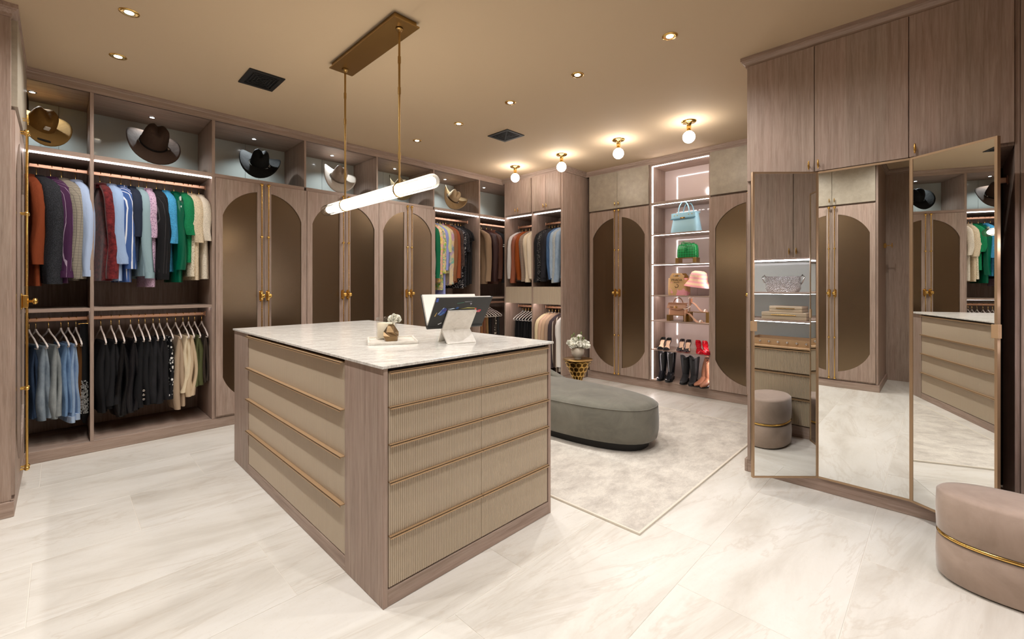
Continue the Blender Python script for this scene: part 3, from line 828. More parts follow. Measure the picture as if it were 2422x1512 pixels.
# ================================================================== rug, chaise, side table, stool
rg = thing('rug', 'large distressed grey and cream rug under the chaise', 'rug', (3.19, 2.3, 0), world=True)
RX0, RX1, RY0, RY1 = 2.046, 4.33, 1.095, 3.44
N1, N2 = 30, 30
vs, fs = [], []
for i in range(N1+1):
    for j in range(N2+1):
        vs.append((RX0+0.012+(RX1-RX0-0.024)*i/N1, RY0+0.012+(RY1-RY0-0.024)*j/N2, 0.0095))
for i in range(N1):
    for j in range(N2):
        a = i*(N2+1)+j; fs.append((a, a+N2+1, a+N2+2, a+1))
MB()._add(vs, fs).build('pile', M['rug'], rg)
mb = MB()
mb.holed([(RX0, RY0), (RX1, RY0), (RX1, RY1), (RX0, RY1)], [(RX0+0.012, RY0+0.012), (RX1-0.012, RY0+0.012), (RX1-0.012, RY1-0.012), (RX0+0.012, RY1-0.012)], 0.0006, 0.011, lambda a, b, c: (a, b, c))
mb.build('binding', M['rugedge'], rg)

def oval(cx, cy, a, b, z, n=48, e=2.5):
    out = []
    for i in range(n):
        t = 2*PI*i/n; c, s = math.cos(t), math.sin(t)
        out.append((cx + a*math.copysign(abs(c)**(2/e), c), cy + b*math.copysign(abs(s)**(2/e), s), z))
    return out
ch = thing('chaise', 'sage velvet oval chaise with a low curved back', 'chaise', (3.14, 2.45, 0), world=True)
cx, cy, ca, cb = 3.145, 2.46, 0.365, 0.895
MB().loft([oval(cx, cy, ca-0.07, cb-0.07, 0.011), oval(cx, cy, ca-0.07, cb-0.07, 0.075)]).build('plinth', M['black'], ch)
MB().loft([oval(cx, cy, ca-0.04, cb-0.04, 0.074), oval(cx, cy, ca-0.008, cb-0.008, 0.082), oval(cx, cy, ca+0.004, cb+0.004, 0.14), oval(cx, cy, ca+0.006, cb+0.006, 0.23), oval(cx, cy, ca, cb, 0.32), oval(cx, cy, ca-0.004, cb-0.004, 0.332)]).build('base', M['velvet_sage'], ch)
MB().tube(oval(cx, cy, ca-0.003, cb-0.003, 0.334, 64) + [oval(cx, cy, ca-0.003, cb-0.003, 0.334, 64)[0]], 0.004, 6).build('piping', M['velvet_sage'], ch)
MB().loft([oval(cx, cy, ca-0.006, cb-0.006, 0.334), oval(cx, cy, ca-0.016, cb-0.016, 0.350), oval(cx, cy, ca-0.06, cb-0.06, 0.362), oval(cx, cy, ca-0.2, cb-0.3, 0.368), oval(cx, cy, 0.02, 0.1, 0.369)], True, True).build('seat', M['velvet_sage'], ch)
# back wraps the far end: ring segment following the oval
bk = []
for i in range(61):
    t = math.radians(9 + 125*i/60)
    c, s = math.cos(t), math.sin(t); e = 2.5
    px = math.copysign(abs(c)**(2/e), c); py = math.copysign(abs(s)**(2/e), s)
    q0 = i/60; hgt = 0.012 + 0.235*(min(1.0, q0/0.35)**0.9 if q0 < 0.35 else 1.0)*(1.0 if q0 < 0.7 else max(0.03, math.cos((q0-0.7)/0.3*PI/2)))
    ring = []
    for k in range(14):
        q = 2*PI*k/14; cq, sq = math.cos(q), math.sin(q)
        rad = -0.048 + 0.048*math.copysign(abs(cq)**0.7, cq)
        z = 0.335 + hgt*(0.5 + 0.5*math.copysign(abs(sq)**0.8, sq))
        ring.append((cx + (ca+rad)*px, cy + (cb+rad)*py, z))
    bk.append(ring)
MB().loft(bk).build('back', M['velvet_sage'], ch)

st = thing('side_table', 'small gold cone side table with honeycomb sides holding the flower vase', 'side table', (3.85, 2.78, 0))
MB().lathe([(0.155, 0.470), (0.158, 0.474), (0.158, 0.480), (0.001, 0.480)][::-1], (0,0,0), 32).build('top', M['brass'], st)
mb = MB(); mb.lathe([(0.150, 0.468), (0.034, 0.225), (0.034, 0.215), (0.095, 0.014), (0.095, 0.0115)], (0,0,0), 32); mb.build('cone', plain('dark_gold', srgb(92,68,32), 0.25, 1.0), st)
def cone_r(z): return (0.034 + 0.116*(z-0.225)/0.243 if z > 0.22 else 0.034 + 0.061*(0.215-z)/0.201) + 0.0025
for row in range(9):
    z0 = 0.462 - row*0.050
    for k in range(13):
        a0 = 2*PI*(k + 0.5*(row % 2))/13
        def pt(da, dz):
            z = max(z0 - dz, 0.016); r = cone_r(z); return (r*math.cos(a0+da), r*math.sin(a0+da), z)
        w = PI/13*0.96
        P = [pt(-w, 0.012), pt(0, 0.0), pt(w, 0.012), pt(w, 0.048), pt(0, 0.060), pt(-w, 0.048)]
        c = Vector(P[0])
        for q in P[1:]: c = c + Vector(q)
        c /= 6; inn = [tuple(c + (Vector(q)-c)*0.80) for q in P]
        m2 = MB(); m2._add(P + inn, [(i, (i+1) % 6, 6+(i+1) % 6, 6+i) for i in range(6)])
        m2.build('honeycomb_cell', M['gold'], st)
# vase with white flowers
def puff(parent, c, R, mat, n=70, seed=1, name='flower', flat=0.8):
    """ruffled double flower head"""
    mb = MB(); rr = random.Random(seed); c = Vector(c)
    for k in range(n):
        z = rr.uniform(-0.55, 1); a = rr.uniform(0, 2*PI); q = math.sqrt(1-z*z); d = Vector((q*math.cos(a), q*math.sin(a), z*flat))
        s_ = d.cross(Vector((rr.uniform(-1, 1), rr.uniform(-1, 1), rr.uniform(-1, 1)))).normalized(); u = d.cross(s_)
        p = c + d*R*0.3; e = c + d*R*rr.uniform(0.86, 1.12); wv = R*0.36
        mb._add([tuple(p), tuple(e - d*R*0.25 + s_*wv*1.1), tuple(e + s_*wv*0.5 + u*R*0.1), tuple(e + d*R*0.06), tuple(e - s_*wv*0.5 - u*R*0.1), tuple(e - d*R*0.25 - s_*wv*1.1)], [(0,1,2,3), (0,3,4,5)], True)
    mb.sphere(tuple(c), R*0.62, 12, 8)
    return mb.build(name, mat, parent, recalc=False)
PET = plain('white_petal', srgb(240,238,226), 0.7); LEAF = plain('leaf_green', srgb(112,128,72), 0.6)
vz = thing('flower_vase', 'cream bowl vase of white flowers on the gold cone table', 'vase', (3.85, 2.78, 0.480))
MB().lathe([(0.034, 0.0), (0.036, 0.012), (0.040, 0.016), (0.062, 0.045), (0.071, 0.080), (0.064, 0.112), (0.050, 0.128), (0.047, 0.126), (0.058, 0.105), (0.02, 0.09)], (0,0,0), 28).build('bowl', plain('cream_ceramic', srgb(220,208,190), 0.3), vz)
for (x, y, z, r) in ((-0.06, 0.05, 0.165, 0.055), (0.0, 0.0, 0.20, 0.05), (0.05, -0.05, 0.165, 0.06), (0.02, 0.06, 0.19, 0.05), (0.08, 0.0, 0.15, 0.05), (-0.04, -0.05, 0.16, 0.055), (0.03, -0.09, 0.14, 0.05), (-0.085, 0.0, 0.145, 0.05), (0.0, -0.02, 0.235, 0.038)):
    puff(vz, (x, y, z), r*0.86, PET, 44, int(1000*(x+y+z)))
    MB().tube([(x*0.4, y*0.4, 0.10), (x*0.8, y*0.8, z-0.01), (x, y, z)], 0.003, 5).build('stem', LEAF, vz)
for k in range(5):
    a = k*1.3; mb = MB(); d = Vector((math.cos(a), math.sin(a), 0))*0.05
    mb.tube([(d.x*0.5, d.y*0.5, 0.12), (d.x, d.y, 0.22), (d.x*1.3, d.y*1.3, 0.265 - 0.012*k)], [0.002, 0.002, 0.001], 5); mb.sphere((d.x*1.3, d.y*1.3, 0.268-0.012*k), 0.011, 8, 6, 0.7, 0.7, 1.5)
    mb.build('bud', LEAF, vz)

so = thing('stool', 'oval blush velvet stool with a gold band around its waist', 'stool', (2.735, -0.215, 0), world=True)
sx, sy, sa, sb = 2.735, -0.215, 0.150, 0.235
def so_part(name, z0, z1, mat, dr=0.0):
    MB().loft([oval(sx, sy, sa-0.012, sb-0.012, z0, 40, 2.2), oval(sx, sy, sa+dr, sb+dr, z0+0.012, 40, 2.2), oval(sx, sy, sa+dr+0.003, sb+dr+0.003, (z0+z1)/2, 40, 2.2), oval(sx, sy, sa+dr, sb+dr, z1-0.014, 40, 2.2), oval(sx, sy, sa-0.012+dr, sb-0.012+dr, z1-0.003, 40, 2.2), oval(sx, sy, sa-0.04, sb-0.04, z1+0.001, 40, 2.2), oval(sx, sy, 0.02, 0.02, z1+0.003, 40, 2.2)]).build(name, mat, so)
so_part('base', 0.006, 0.182, M['velvet_blush'])
MB().loft([oval(sx, sy, sa-0.006, sb-0.006, 0.180, 40, 2.2), oval(sx, sy, sa+0.001, sb+0.001, 0.186, 40, 2.2), oval(sx, sy, sa-0.006, sb-0.006, 0.193, 40, 2.2)]).build('band', M['gold'], so)
so_part('cushion', 0.190, 0.378, M['velvet_blush'])
MB().loft([oval(sx, sy, sa-0.02, sb-0.02, 0.0008, 40, 2.2), oval(sx, sy, sa-0.02, sb-0.02, 0.007, 40, 2.2)]).build('foot', M['black'], so)
# ================================================================== hangers and clothes
HM = {}
def hanger(loc, rot, label, kind='top', group='hangers', grp_mat='hangergrey'):
    """slim hanger; local x along the rod, local y across the shoulders, z=0 at the rod centre"""
    r = thing('hanger', label, 'hanger', loc, (0, 0, rot), group)
    key = (kind, grp_mat)
    if key not in HM:
        mb = MB(); pts = []
        for i in range(11):
            a = math.radians(-60 + 240*i/10); pts.append((0, 0.0195*math.cos(a), 0.0195*math.sin(a) + 0.0))
        pts = pts[::-1]
        pts = [(0, -0.0195, 0.0)] + [(0, 0.0195*math.cos(math.radians(180 - 20*i)), 0.0195*math.sin(math.radians(180-20*i))) for i in range(1, 9)] + [(0, 0.019, -0.004), (0, 0.012, -0.018), (0, 0.002, -0.030), (0, 0, -0.075)]
        mb.tube(pts, 0.0019, 6); a = mb.build('hook', M['gold'], r)
        mb = MB()
        for s in (-1, 1):
            arm = [(0, 0, -0.070), (0, s*0.012, -0.084), (0, s*0.05, -0.105), (0, s*0.12, -0.132), (0, s*0.185, -0.170), (0, s*0.203, -0.186), (0, s*0.200, -0.198), (0, s*0.17, -0.200)]
            mb.tube(arm, [0.006, 0.006, 0.0055, 0.0055, 0.0055, 0.0055, 0.005, 0.0045], 7)
        mb.tube([(0, -0.175, -0.200), (0, 0.175, -0.200)], 0.0042, 6)
        b = mb.build('shoulders', M[grp_mat], r)
        HM[key] = (a.data, b.data)
    else:
        for nm, d in zip(('hook', 'shoulders'), HM[key]):
            o = bpy.data.objects.new(nm, d); COL.objects.link(o); o.parent = r
    return r
def ring_e(cx, cy, rx, ry, z, n=20, ph=0, amp=0.0, k=5, e=2.0):
    out = []
    for i in range(n):
        t = 2*PI*i/n; c, s = math.cos(t), math.sin(t)
        w = 1 + amp*math.sin(k*t + ph)
        out.append((cx + rx*w*math.copysign(abs(c)**(2/e), c), cy + ry*math.copysign(abs(s)**(2/e), s), z))
    return out
def top(loc, rot, label, cat, mat, blen=0.70, slen=0.60, srx=0.050, sry=0.036, bt=0.036, bw=0.215, collar=True, cmat=None, cuff=None, sleeve_mat=None, lapel=False, buttons=None, name='shirt', drop=0.080, group='hanging clothes', flare=0.0, roll=False, seed=None, swing=0.0):
    """upper garment on a hanger. z=0 at the rod; neck at -drop"""
    rnd = random.Random(seed if seed is not None else label)
    srx *= 0.82; bt *= 0.82
    r = thing(name, label, cat, loc, (0, 0, rot), group)
    z0 = -drop - 0.030
    rings = []; N = 13
    ph = rnd.uniform(0, 6)
    for i in range(N+1):
        f = i/N; z = z0 - (blen-0.03)*f**1.15
        if f < 0.02: wy, tx = 0.060, 0.022
        elif f < 0.2:
            q = (f-0.0)/0.2; wy = 0.065 + (bw-0.065)*min(1.0, (q*1.02)**0.9); tx = 0.024 + (bt-0.024)*q
        else: wy = bw*(1 + flare*(f-0.2)); tx = bt*(1.0 + 0.25*(f-0.2))
        rings.append(ring_e(0.007*math.sin(3*f+ph), 0, tx, wy, z, 22, ph + 2.2*f, 0.10 + 0.22*f, 6, 2.4))
    MB().loft(rings, True, True).build('body', mat, r)
    for s in (-1, 1):
        ph = rnd.uniform(0, 6); sw = swing + rnd.uniform(-0.016, 0.018); rr = []; cen = []
        head = [(0.070, 0.002), (0.120, -0.022), (0.165, -0.050), (0.198, -0.084), (0.219, -0.128), (0.228, -0.18)]
        rest = [0.18 + (slen - 0.145)*k/9 for k in range(1, 10)]
        pts = [(s*(y + (bw-0.215)), z0 + z) for y, z in head] + [(s*(0.230 + (bw-0.215) + 0.008*math.sin(3*d+ph) - 0.02*max(0, d-0.35)), z0 - d) for d in rest ]
        n2 = len(pts) - 1
        for i, (y, z) in enumerate(pts):
            f = i/n2; ya, za = pts[max(0, i-1)]; yb, zb = pts[min(n2, i+1)]
            tl = math.hypot(yb-ya, zb-za) or 1; ny, nz = -(zb-za)/tl, (yb-ya)/tl
            k = [0.62, 0.80, 0.93, 1.0, 1.02][i] if i < 5 else 1.0
            g = max(0.0, (i-4)/max(1, n2-4))
            ax = srx*k*(1.0 - 0.20*g)*(1 + 0.05*math.sin(9*g+ph)); ay = sry*k*(1.0-0.15*g)*(0.75 if i < 3 else 1.0)
            if roll and g > 0.82: ax *= 1.25; ay *= 1.2
            x = sw*g + 0.012*math.sin(5*g+ph)*g
            ring = []
            for q in range(16):
                t = 2*PI*q/16; w = 1 + (0.05+0.09*g)*math.sin(4*t + ph + 4*g) + 0.04*math.sin(7*t - 6*g)
                ring.append((x + ax*w*math.cos(t), y + ay*w*math.sin(t)*ny, z + ay*w*math.sin(t)*nz))
            rr.append(ring)
        sl = MB().loft(rr, True, True).build('sleeve', sleeve_mat or mat, r)
        if cuff is not None:
            c0 = rr[-1]; cxm = sum(p[0] for p in c0)/16; cym = sum(p[1] for p in c0)/16; zc = sum(p[2] for p in c0)/16
            MB().loft([ring_e(cxm, cym, srx*0.86, sry*0.90, zc+0.045, 14), ring_e(cxm, cym, srx*0.86, sry*0.9, zc-0.004, 14)]).build('cuff', cuff, r)
    if collar:
        cm = cmat or mat; mb = MB()
        mb.loft([ring_e(0, 0, 0.034, 0.066, z0-0.012, 16), ring_e(0, 0, 0.032, 0.060, z0+0.018, 16), ring_e(0.002, 0, 0.036, 0.066, z0+0.034, 16), ring_e(0.002, 0, 0.043, 0.073, z0+0.012, 16)], False, False)
        for s in (-1, 1):
            mb._add([(-0.036, s*0.012, z0+0.022), (-0.046, s*0.066, z0+0.010), (-0.048, s*0.052, z0-0.060), (-0.042, s*0.014, z0-0.030)], [(0,1,2,3)])
        mb.build('collar', cm, r)
    if lapel:
        mb = MB()
        for s in (-1, 1):
            mb._add([(-bt*0.92, s*0.01, z0-0.28), (-bt*0.80, s*0.07, z0-0.10), (-bt*0.72, s*0.10, z0-0.11), (-0.032, s*0.062, z0+0.005), (-0.036, s*0.045, z0-0.01)], [(0,1,2,3,4)])
        mb.build('lapel', mat, r)
    if buttons:
        for k in range(buttons[0]):
            MB().lathe([(0.001, -0.003), (0.008, -0.002), (0.008, 0.002), (0.001, 0.003)], (-bt*1.10, 0.0, z0-0.10-0.09*k), 10, axis='x').build('button', buttons[1], r)
    return r
def trousers(loc, rot, label, cat, mat, length=0.58, tk=0.030, wd=0.150, name='trousers', group='hanging trousers and skirts', hem=None, layers=2, belt=False, z0=-0.196, seed=None, wave=0.010):
    """folded trousers or a skirt hung over the hanger bar"""
    rnd = random.Random(seed if seed is not None else label)
    r = thing(name, label, cat, loc, (0, 0, rot), group)
    for L in range(layers):
        off = (L - (layers-1)/2)*tk*1.25; ph = rnd.uniform(0, 6); rings = []
        ln = length*(1 - 0.05*L*rnd.random())
        for i in range(15):
            f = i/14; z = z0 + 0.008 - ln*f
            t = tk*(0.45 + 0.55*min(1, f*4))*(1 + 0.15*math.sin(9*f + ph))
            x = off*min(1, f*3.5) + wave*math.sin(6*f+ph)*f
            w = wd*(1.0 + 0.05*math.sin(4*f+ph)) * (0.92 + 0.10*f)
            rings.append(ring_e(x, 0.008*math.sin(5*f+ph), t, w, z, 22, ph+2*f, 0.25, 6, 3.0))
        MB().loft(rings, True, True).build('leg' if name == 'trousers' else 'panel', mat, r)
        if hem is not None:
            MB().loft([ring_e(off, 0, tk*1.06, wd*1.04, z0-ln+0.05, 22, 0, 0, 5, 3), ring_e(off, 0, tk*1.06, wd*1.04, z0-ln+0.002, 22, 0, 0, 5, 3)]).build('hem', hem, r)
    MB().loft([ring_e(0, 0, tk*0.5, wd*0.95, z0-0.012, 16, e=3), ring_e(0, 0, tk*0.62, wd*0.96, z0+0.004, 16, e=3), ring_e(0, 0, tk*0.40, wd*0.93, z0+0.013, 16, e=3)]).build('waistband' if belt else 'fold', mat, r)
    return r
RY_ = 4.85
def hang_top(x, short, rot, z, label, cat, mat, h='top', where='', Y=RY_, **kw):
    hanger((x, Y, z), math.radians(rot), 'slim blush hanger carrying the ' + short, group='hangers with shirts and jackets')
    return top((x, Y, z), math.radians(rot), label, cat, mat, **kw)
WB = plain('white_button', srgb(235,232,225), 0.4); DB = plain('dark_button', srgb(30,28,28), 0.4); GB = M['gold']
Z1, Z2 = 2.160, 1.005
# ---- narrow bay, upper rail
top((-0.168, RY_, Z1), math.radians(16), 'rust orange top mostly hidden behind the charcoal tweed blazer', 'top', fabric((128,58,26)), blen=0.82, slen=0.60, name='top'); hanger((-0.168, RY_, Z1), math.radians(16), 'slim blush hanger carrying the hidden rust top', group='hangers with shirts and jackets')
hang_top(-0.125, 'charcoal tweed blazer', 24, Z1, 'charcoal tweed blazer at the gold door end of the upper rail', 'blazer', fabric((22,22,26), 'tweed', (58,60,66)), blen=0.80, slen=0.74, srx=0.072, sry=0.050, bt=0.046, bw=0.225, lapel=True, name='blazer')
hang_top(-0.052, 'purple pinstriped shirt', 22, Z1, 'deep purple shirt with thin white pinstripes', 'shirt', fabric((66,32,66), 'pin', (170,150,170)), blen=0.80, slen=0.69, srx=0.062, sry=0.042, bt=0.038, cuff=fabric((66,32,66)), name='shirt', buttons=(5, DB))
hang_top(0.006, 'grey checked blazer', 22, Z1, 'greige checked blazer between the purple and pale blue shirts', 'blazer', fabric((146,138,124), 'check', (112,106,98), 0.7), blen=0.78, slen=0.70, srx=0.066, sry=0.045, bt=0.042, lapel=True, name='blazer', buttons=(2, DB))
hang_top(0.083, 'pale blue shirt in the narrow bay', 14, Z1, 'pale blue shirt at the divider end of the narrow bay', 'shirt', fabric((172,190,220)), blen=0.72, slen=0.68, srx=0.048, sry=0.040, bt=0.034, cuff=fabric((172,190,220)), buttons=(5, WB))
# ---- wide bay, upper rail
hang_top(0.222, 'burgundy velvet shirt', 14, Z1, 'dark burgundy velvet shirt next to the divider', 'shirt', fabric((66,10,18), 'velvet', (140,44,46)), blen=0.78, slen=0.70, srx=0.050)
hang_top(0.283, 'pale blue shirt with rolled sleeves', 10, Z1, 'pale blue shirt with rolled sleeves beside the burgundy velvet', 'shirt', fabric((154,178,214)), blen=0.78, slen=0.58, srx=0.060, sry=0.045, roll=True, cuff=fabric((170,190,222)), buttons=(5, WB))
hang_top(0.349, 'blue and white striped shirt', 8, Z1, 'blue shirt with white vertical stripes', 'shirt', fabric((62,92,150), 'stripe', (226,230,236), 1.2), blen=0.79, slen=0.62, srx=0.056, sry=0.042)
hang_top(0.410, 'navy short sleeved shirt', 6, Z1, 'navy shirt with short sleeves', 'shirt', fabric((34,42,60)), blen=0.62, slen=0.36, srx=0.056, sry=0.040)
hang_top(0.462, 'pale teal shirt', 6, Z1, 'pale grey teal shirt between the navy and lilac ones', 'shirt', fabric((146,172,180)), blen=0.74, slen=0.69, srx=0.048, cuff=fabric((146,172,180)))
hang_top(0.512, 'lilac spotted blouse', 6, Z1, 'long lilac blouse with tiny dark spots', 'blouse', fabric((206,176,200), 'dots', (120,92,120), 3.0), blen=0.83, slen=0.36, srx=0.044, name='blouse')
hang_top(0.578, 'black pinstriped jacket', 4, Z1, 'black pinstriped jacket with a banded hem', 'jacket', fabric((20,19,22), 'pin', (74,72,74), 0.8), blen=0.73, slen=0.70, srx=0.060, sry=0.05, bt=0.046, cuff=fabric((14,14,16)), name='jacket')
hang_top(0.634, 'sky blue top', 4, Z1, 'bright sky blue textured top with elbow sleeves', 'top', fabric((74,164,214), 'knit', sc=0.8), blen=0.70, slen=0.40, srx=0.052, sry=0.045, name='top', flare=-0.1)
hang_top(0.699, 'dark green blouse', 4, Z1, 'dark emerald satin blouse', 'blouse', fabric((0,92,66), 'satin'), blen=0.79, slen=0.62, srx=0.046, name='blouse')
pl = hang_top(0.764, 'green knit polo', 2, Z1, 'bright green knitted polo with white patches', 'polo shirt', fabric((18,134,84), 'knit'), blen=0.62, slen=0.32, srx=0.058, sry=0.050, collar=True, cmat=fabric((24,110,72)), name='polo_shirt')
for dx, dy, dz in ((-0.064, -0.225, -0.16), (-0.062, -0.232, -0.24), (-0.055, -0.228, -0.33)):
    MB().bbox(dx-0.002, dx+0.006, dy-0.020, dy+0.024, dz-0.020, dz+0.018, 0.002).build('patch', fabric((235,236,228)), pl)
hang_top(0.800, 'cream netted skirt top', 2, Z1, 'cream eyelet top peeking out below the green polo', 'top', fabric((226,214,190), 'dots', (170,150,120), 2.5), blen=0.74, slen=0.25, srx=0.04, name='top')
hang_top(0.829, 'beige crochet top', 2, Z1, 'beige chunky crochet top with short sleeves', 'top', fabric((226,208,178), 'knit', sc=0.7), blen=0.77, slen=0.38, srx=0.058, sry=0.050, name='top')
hang_top(0.882, 'ivory knit top', 2, Z1, 'ivory knitted top at the arched wardrobe end of the rail', 'top', fabric((236,226,208), 'knit', sc=1.2), blen=0.76, slen=0.36, srx=0.050, sry=0.046, name='top')
# ---- narrow bay, lower rail
def hang_leg(x, short, rot, label, cat, mat, z=Z2, Y=RY_, **kw):
    hanger((x, Y, z), math.radians(rot), 'slim blush hanger carrying the ' + short, group='hangers with trousers and skirts')
    return trousers((x, Y, z), math.radians(rot), label, cat, mat, **kw)
hang_leg(-0.163, 'dark indigo jeans', 14, 'dark indigo jeans squeezed against the cabinet', 'jeans', fabric((28,42,62), 'denim', (52,70,96)), length=0.52, tk=0.018)
hang_leg(-0.128, 'grey blue jeans', 18, 'washed grey blue jeans with frayed hems', 'jeans', fabric((96,110,124), 'denim', (150,162,172)), length=0.54, tk=0.024, wd=0.18)
hang_leg(-0.062, 'faded grey jeans', 16, 'faded grey jeans between the washed and mid blue pairs', 'jeans', fabric((118,124,126), 'denim', (160,166,166)), length=0.54, tk=0.022, wd=0.18)
hang_leg(0.003, 'mid blue jeans', 12, 'mid blue jeans with a tan back patch', 'jeans', fabric((84,116,156), 'denim', (130,162,198)), length=0.53, tk=0.022, wd=0.18)
hang_leg(0.043, 'light blue jeans', 12, 'light blue jeans with pale frayed cuffs', 'jeans', fabric((120,150,190), 'denim', (168,192,220)), length=0.58, tk=0.022, wd=0.18, hem=fabric((176,196,222)))
hang_leg(0.085, 'brown suede skirt', 8, 'brown suede skirt beside the jeans', 'skirt', fabric((92,58,22)), length=0.50, tk=0.030, wd=0.17, name='skirt', layers=1)
# scarf with printed lettering on a clip
sf = thing('scarf', 'black scarf with dense white lettering hung from a gold clip', 'scarf', (0.126, 4.74, 0.965))
MB().loft([ring_e(0, 0, 0.022, 0.05, 0.0, 12), ring_e(0, 0, 0.026, 0.055, -0.30, 12, 1, 0.1), ring_e(0, 0, 0.030, 0.06, -0.42, 12, 1, 0.1), ring_e(0, 0, 0.030, 0.06, -0.68, 12, 1, 0.1), ring_e(0.003, 0, 0.008, 0.02, -0.76, 12)]).build('cloth', fabric((16,16,18)), sf)
lt = MB(); rr = random.Random(3)
for row in range(20):
    z = -0.425 - row*0.0128
    x = -0.024
    while x < 0.022:
        w = rr.uniform(0.003, 0.006)
        y = -0.0605*math.sqrt(max(0.05, 1-(x/0.036)**2)) - 0.0015
        if rr.random() < 0.8:
            lt.box(x, x+w*0.3, y-0.0008, y+0.002, z-0.009, z)
            if rr.random() < 0.6: lt.box(x, x+w*0.85, y-0.0008, y+0.002, z-0.002, z)
            if rr.random() < 0.6: lt.box(x, x+w*0.85, y-0.0008, y+0.002, z-0.009, z-0.007)
        x += w
lt.build('lettering', plain('white_print', srgb(225,225,222), 0.6), sf)
mb = MB(); mb.tube([(-0.03, 0, 0.004), (0.03, 0, 0.004)], 0.003, 6); mb.tube([(0.02, 0, 0.006), (0.028, 0.05, 0.03), (0.03, 0.11, 0.045)], 0.004, 6); mb.build('clip', M['gold'], sf)
# ---- wide bay, lower rail
BK = [(17,17,20), (22,22,25), (14,14,16), (26,25,28)]
lowx = [0.227, 0.288, 0.338, 0.409, 0.462, 0.503, 0.556, 0.599]
lowd = [('black wool trousers', 'straight black wool trousers next to the divider on the lower rail', None, 0.55), ('black crepe trousers', 'black crepe trousers second from the divider', None, 0.50),
        ('black ruffled skirt', 'black ruffled nylon skirt third from the divider', 'satin', 0.60), ('black cargo trousers', 'puffy black cargo trousers with folded pockets', 'satin', 0.58),
        ('black eyelet trousers', 'black trousers with a row of silver eyelets', None, 0.55), ('black twill trousers', 'black twill trousers just past the eyelet pair', None, 0.54),
        ('black denim trousers', 'black denim trousers second before the polka dots', 'denim', 0.53), ('black jersey trousers', 'black jersey trousers beside the polka dot skirt', None, 0.54)]
for i, (x, (sh, lb, pt, ln)) in enumerate(zip(lowx, lowd)):
    mt = fabric(BK[i % 4], pt, (36,36,40)) if pt else fabric(BK[i % 4])
    cat = 'skirt' if 'skirt' in sh else 'trousers'
    q = hang_leg(x, sh, 6-i*0.5, lb, cat, mt, length=ln, tk=0.030, wd=0.175, name='skirt' if cat == 'skirt' else 'trousers', layers=2, wave=0.022 if i in (2, 3) else 0.012)
    if i == 4:
        for k in range(3): MB().lathe([(0.004, -0.002), (0.009, -0.002), (0.009, 0.002), (0.004, 0.002)], (0.0, -0.188, -0.60-0.035*k), 10, axis='y', caps=False).build('eyelet', M['chrome'], q)
hang_leg(0.651, 'polka dot skirt', 4, 'black skirt with scattered white dots', 'skirt', fabric((20,20,24), 'dots', (236,234,230), 0.9), length=0.52, tk=0.022, wd=0.165, name='skirt', layers=1)
hang_leg(0.711, 'taupe trousers', 3, 'long taupe trousers with a ragged hem next to the dotted skirt', 'trousers', fabric((176,154,130)), length=0.62, tk=0.026, wd=0.17)
hang_leg(0.764, 'cream trousers', 3, 'crumpled cream trousers on the lower rail', 'trousers', fabric((222,206,176)), length=0.48, tk=0.028, wd=0.17, wave=0.02)
hang_leg(0.805, 'sand beige trousers', 2, 'wavy sand beige trousers beside the olive pair', 'trousers', fabric((206,184,154)), length=0.52, tk=0.024, wd=0.175, wave=0.024)
hang_leg(0.850, 'olive trousers', 2, 'olive green cargo trousers', 'trousers', fabric((86,90,56)), length=0.44, tk=0.024, wd=0.17)
hang_leg(0.903, 'dark brown trousers', 2, 'dark brown trousers at the arched wardrobe end of the lower rail', 'trousers', fabric((62,52,44)), length=0.42, tk=0.018, wd=0.16)

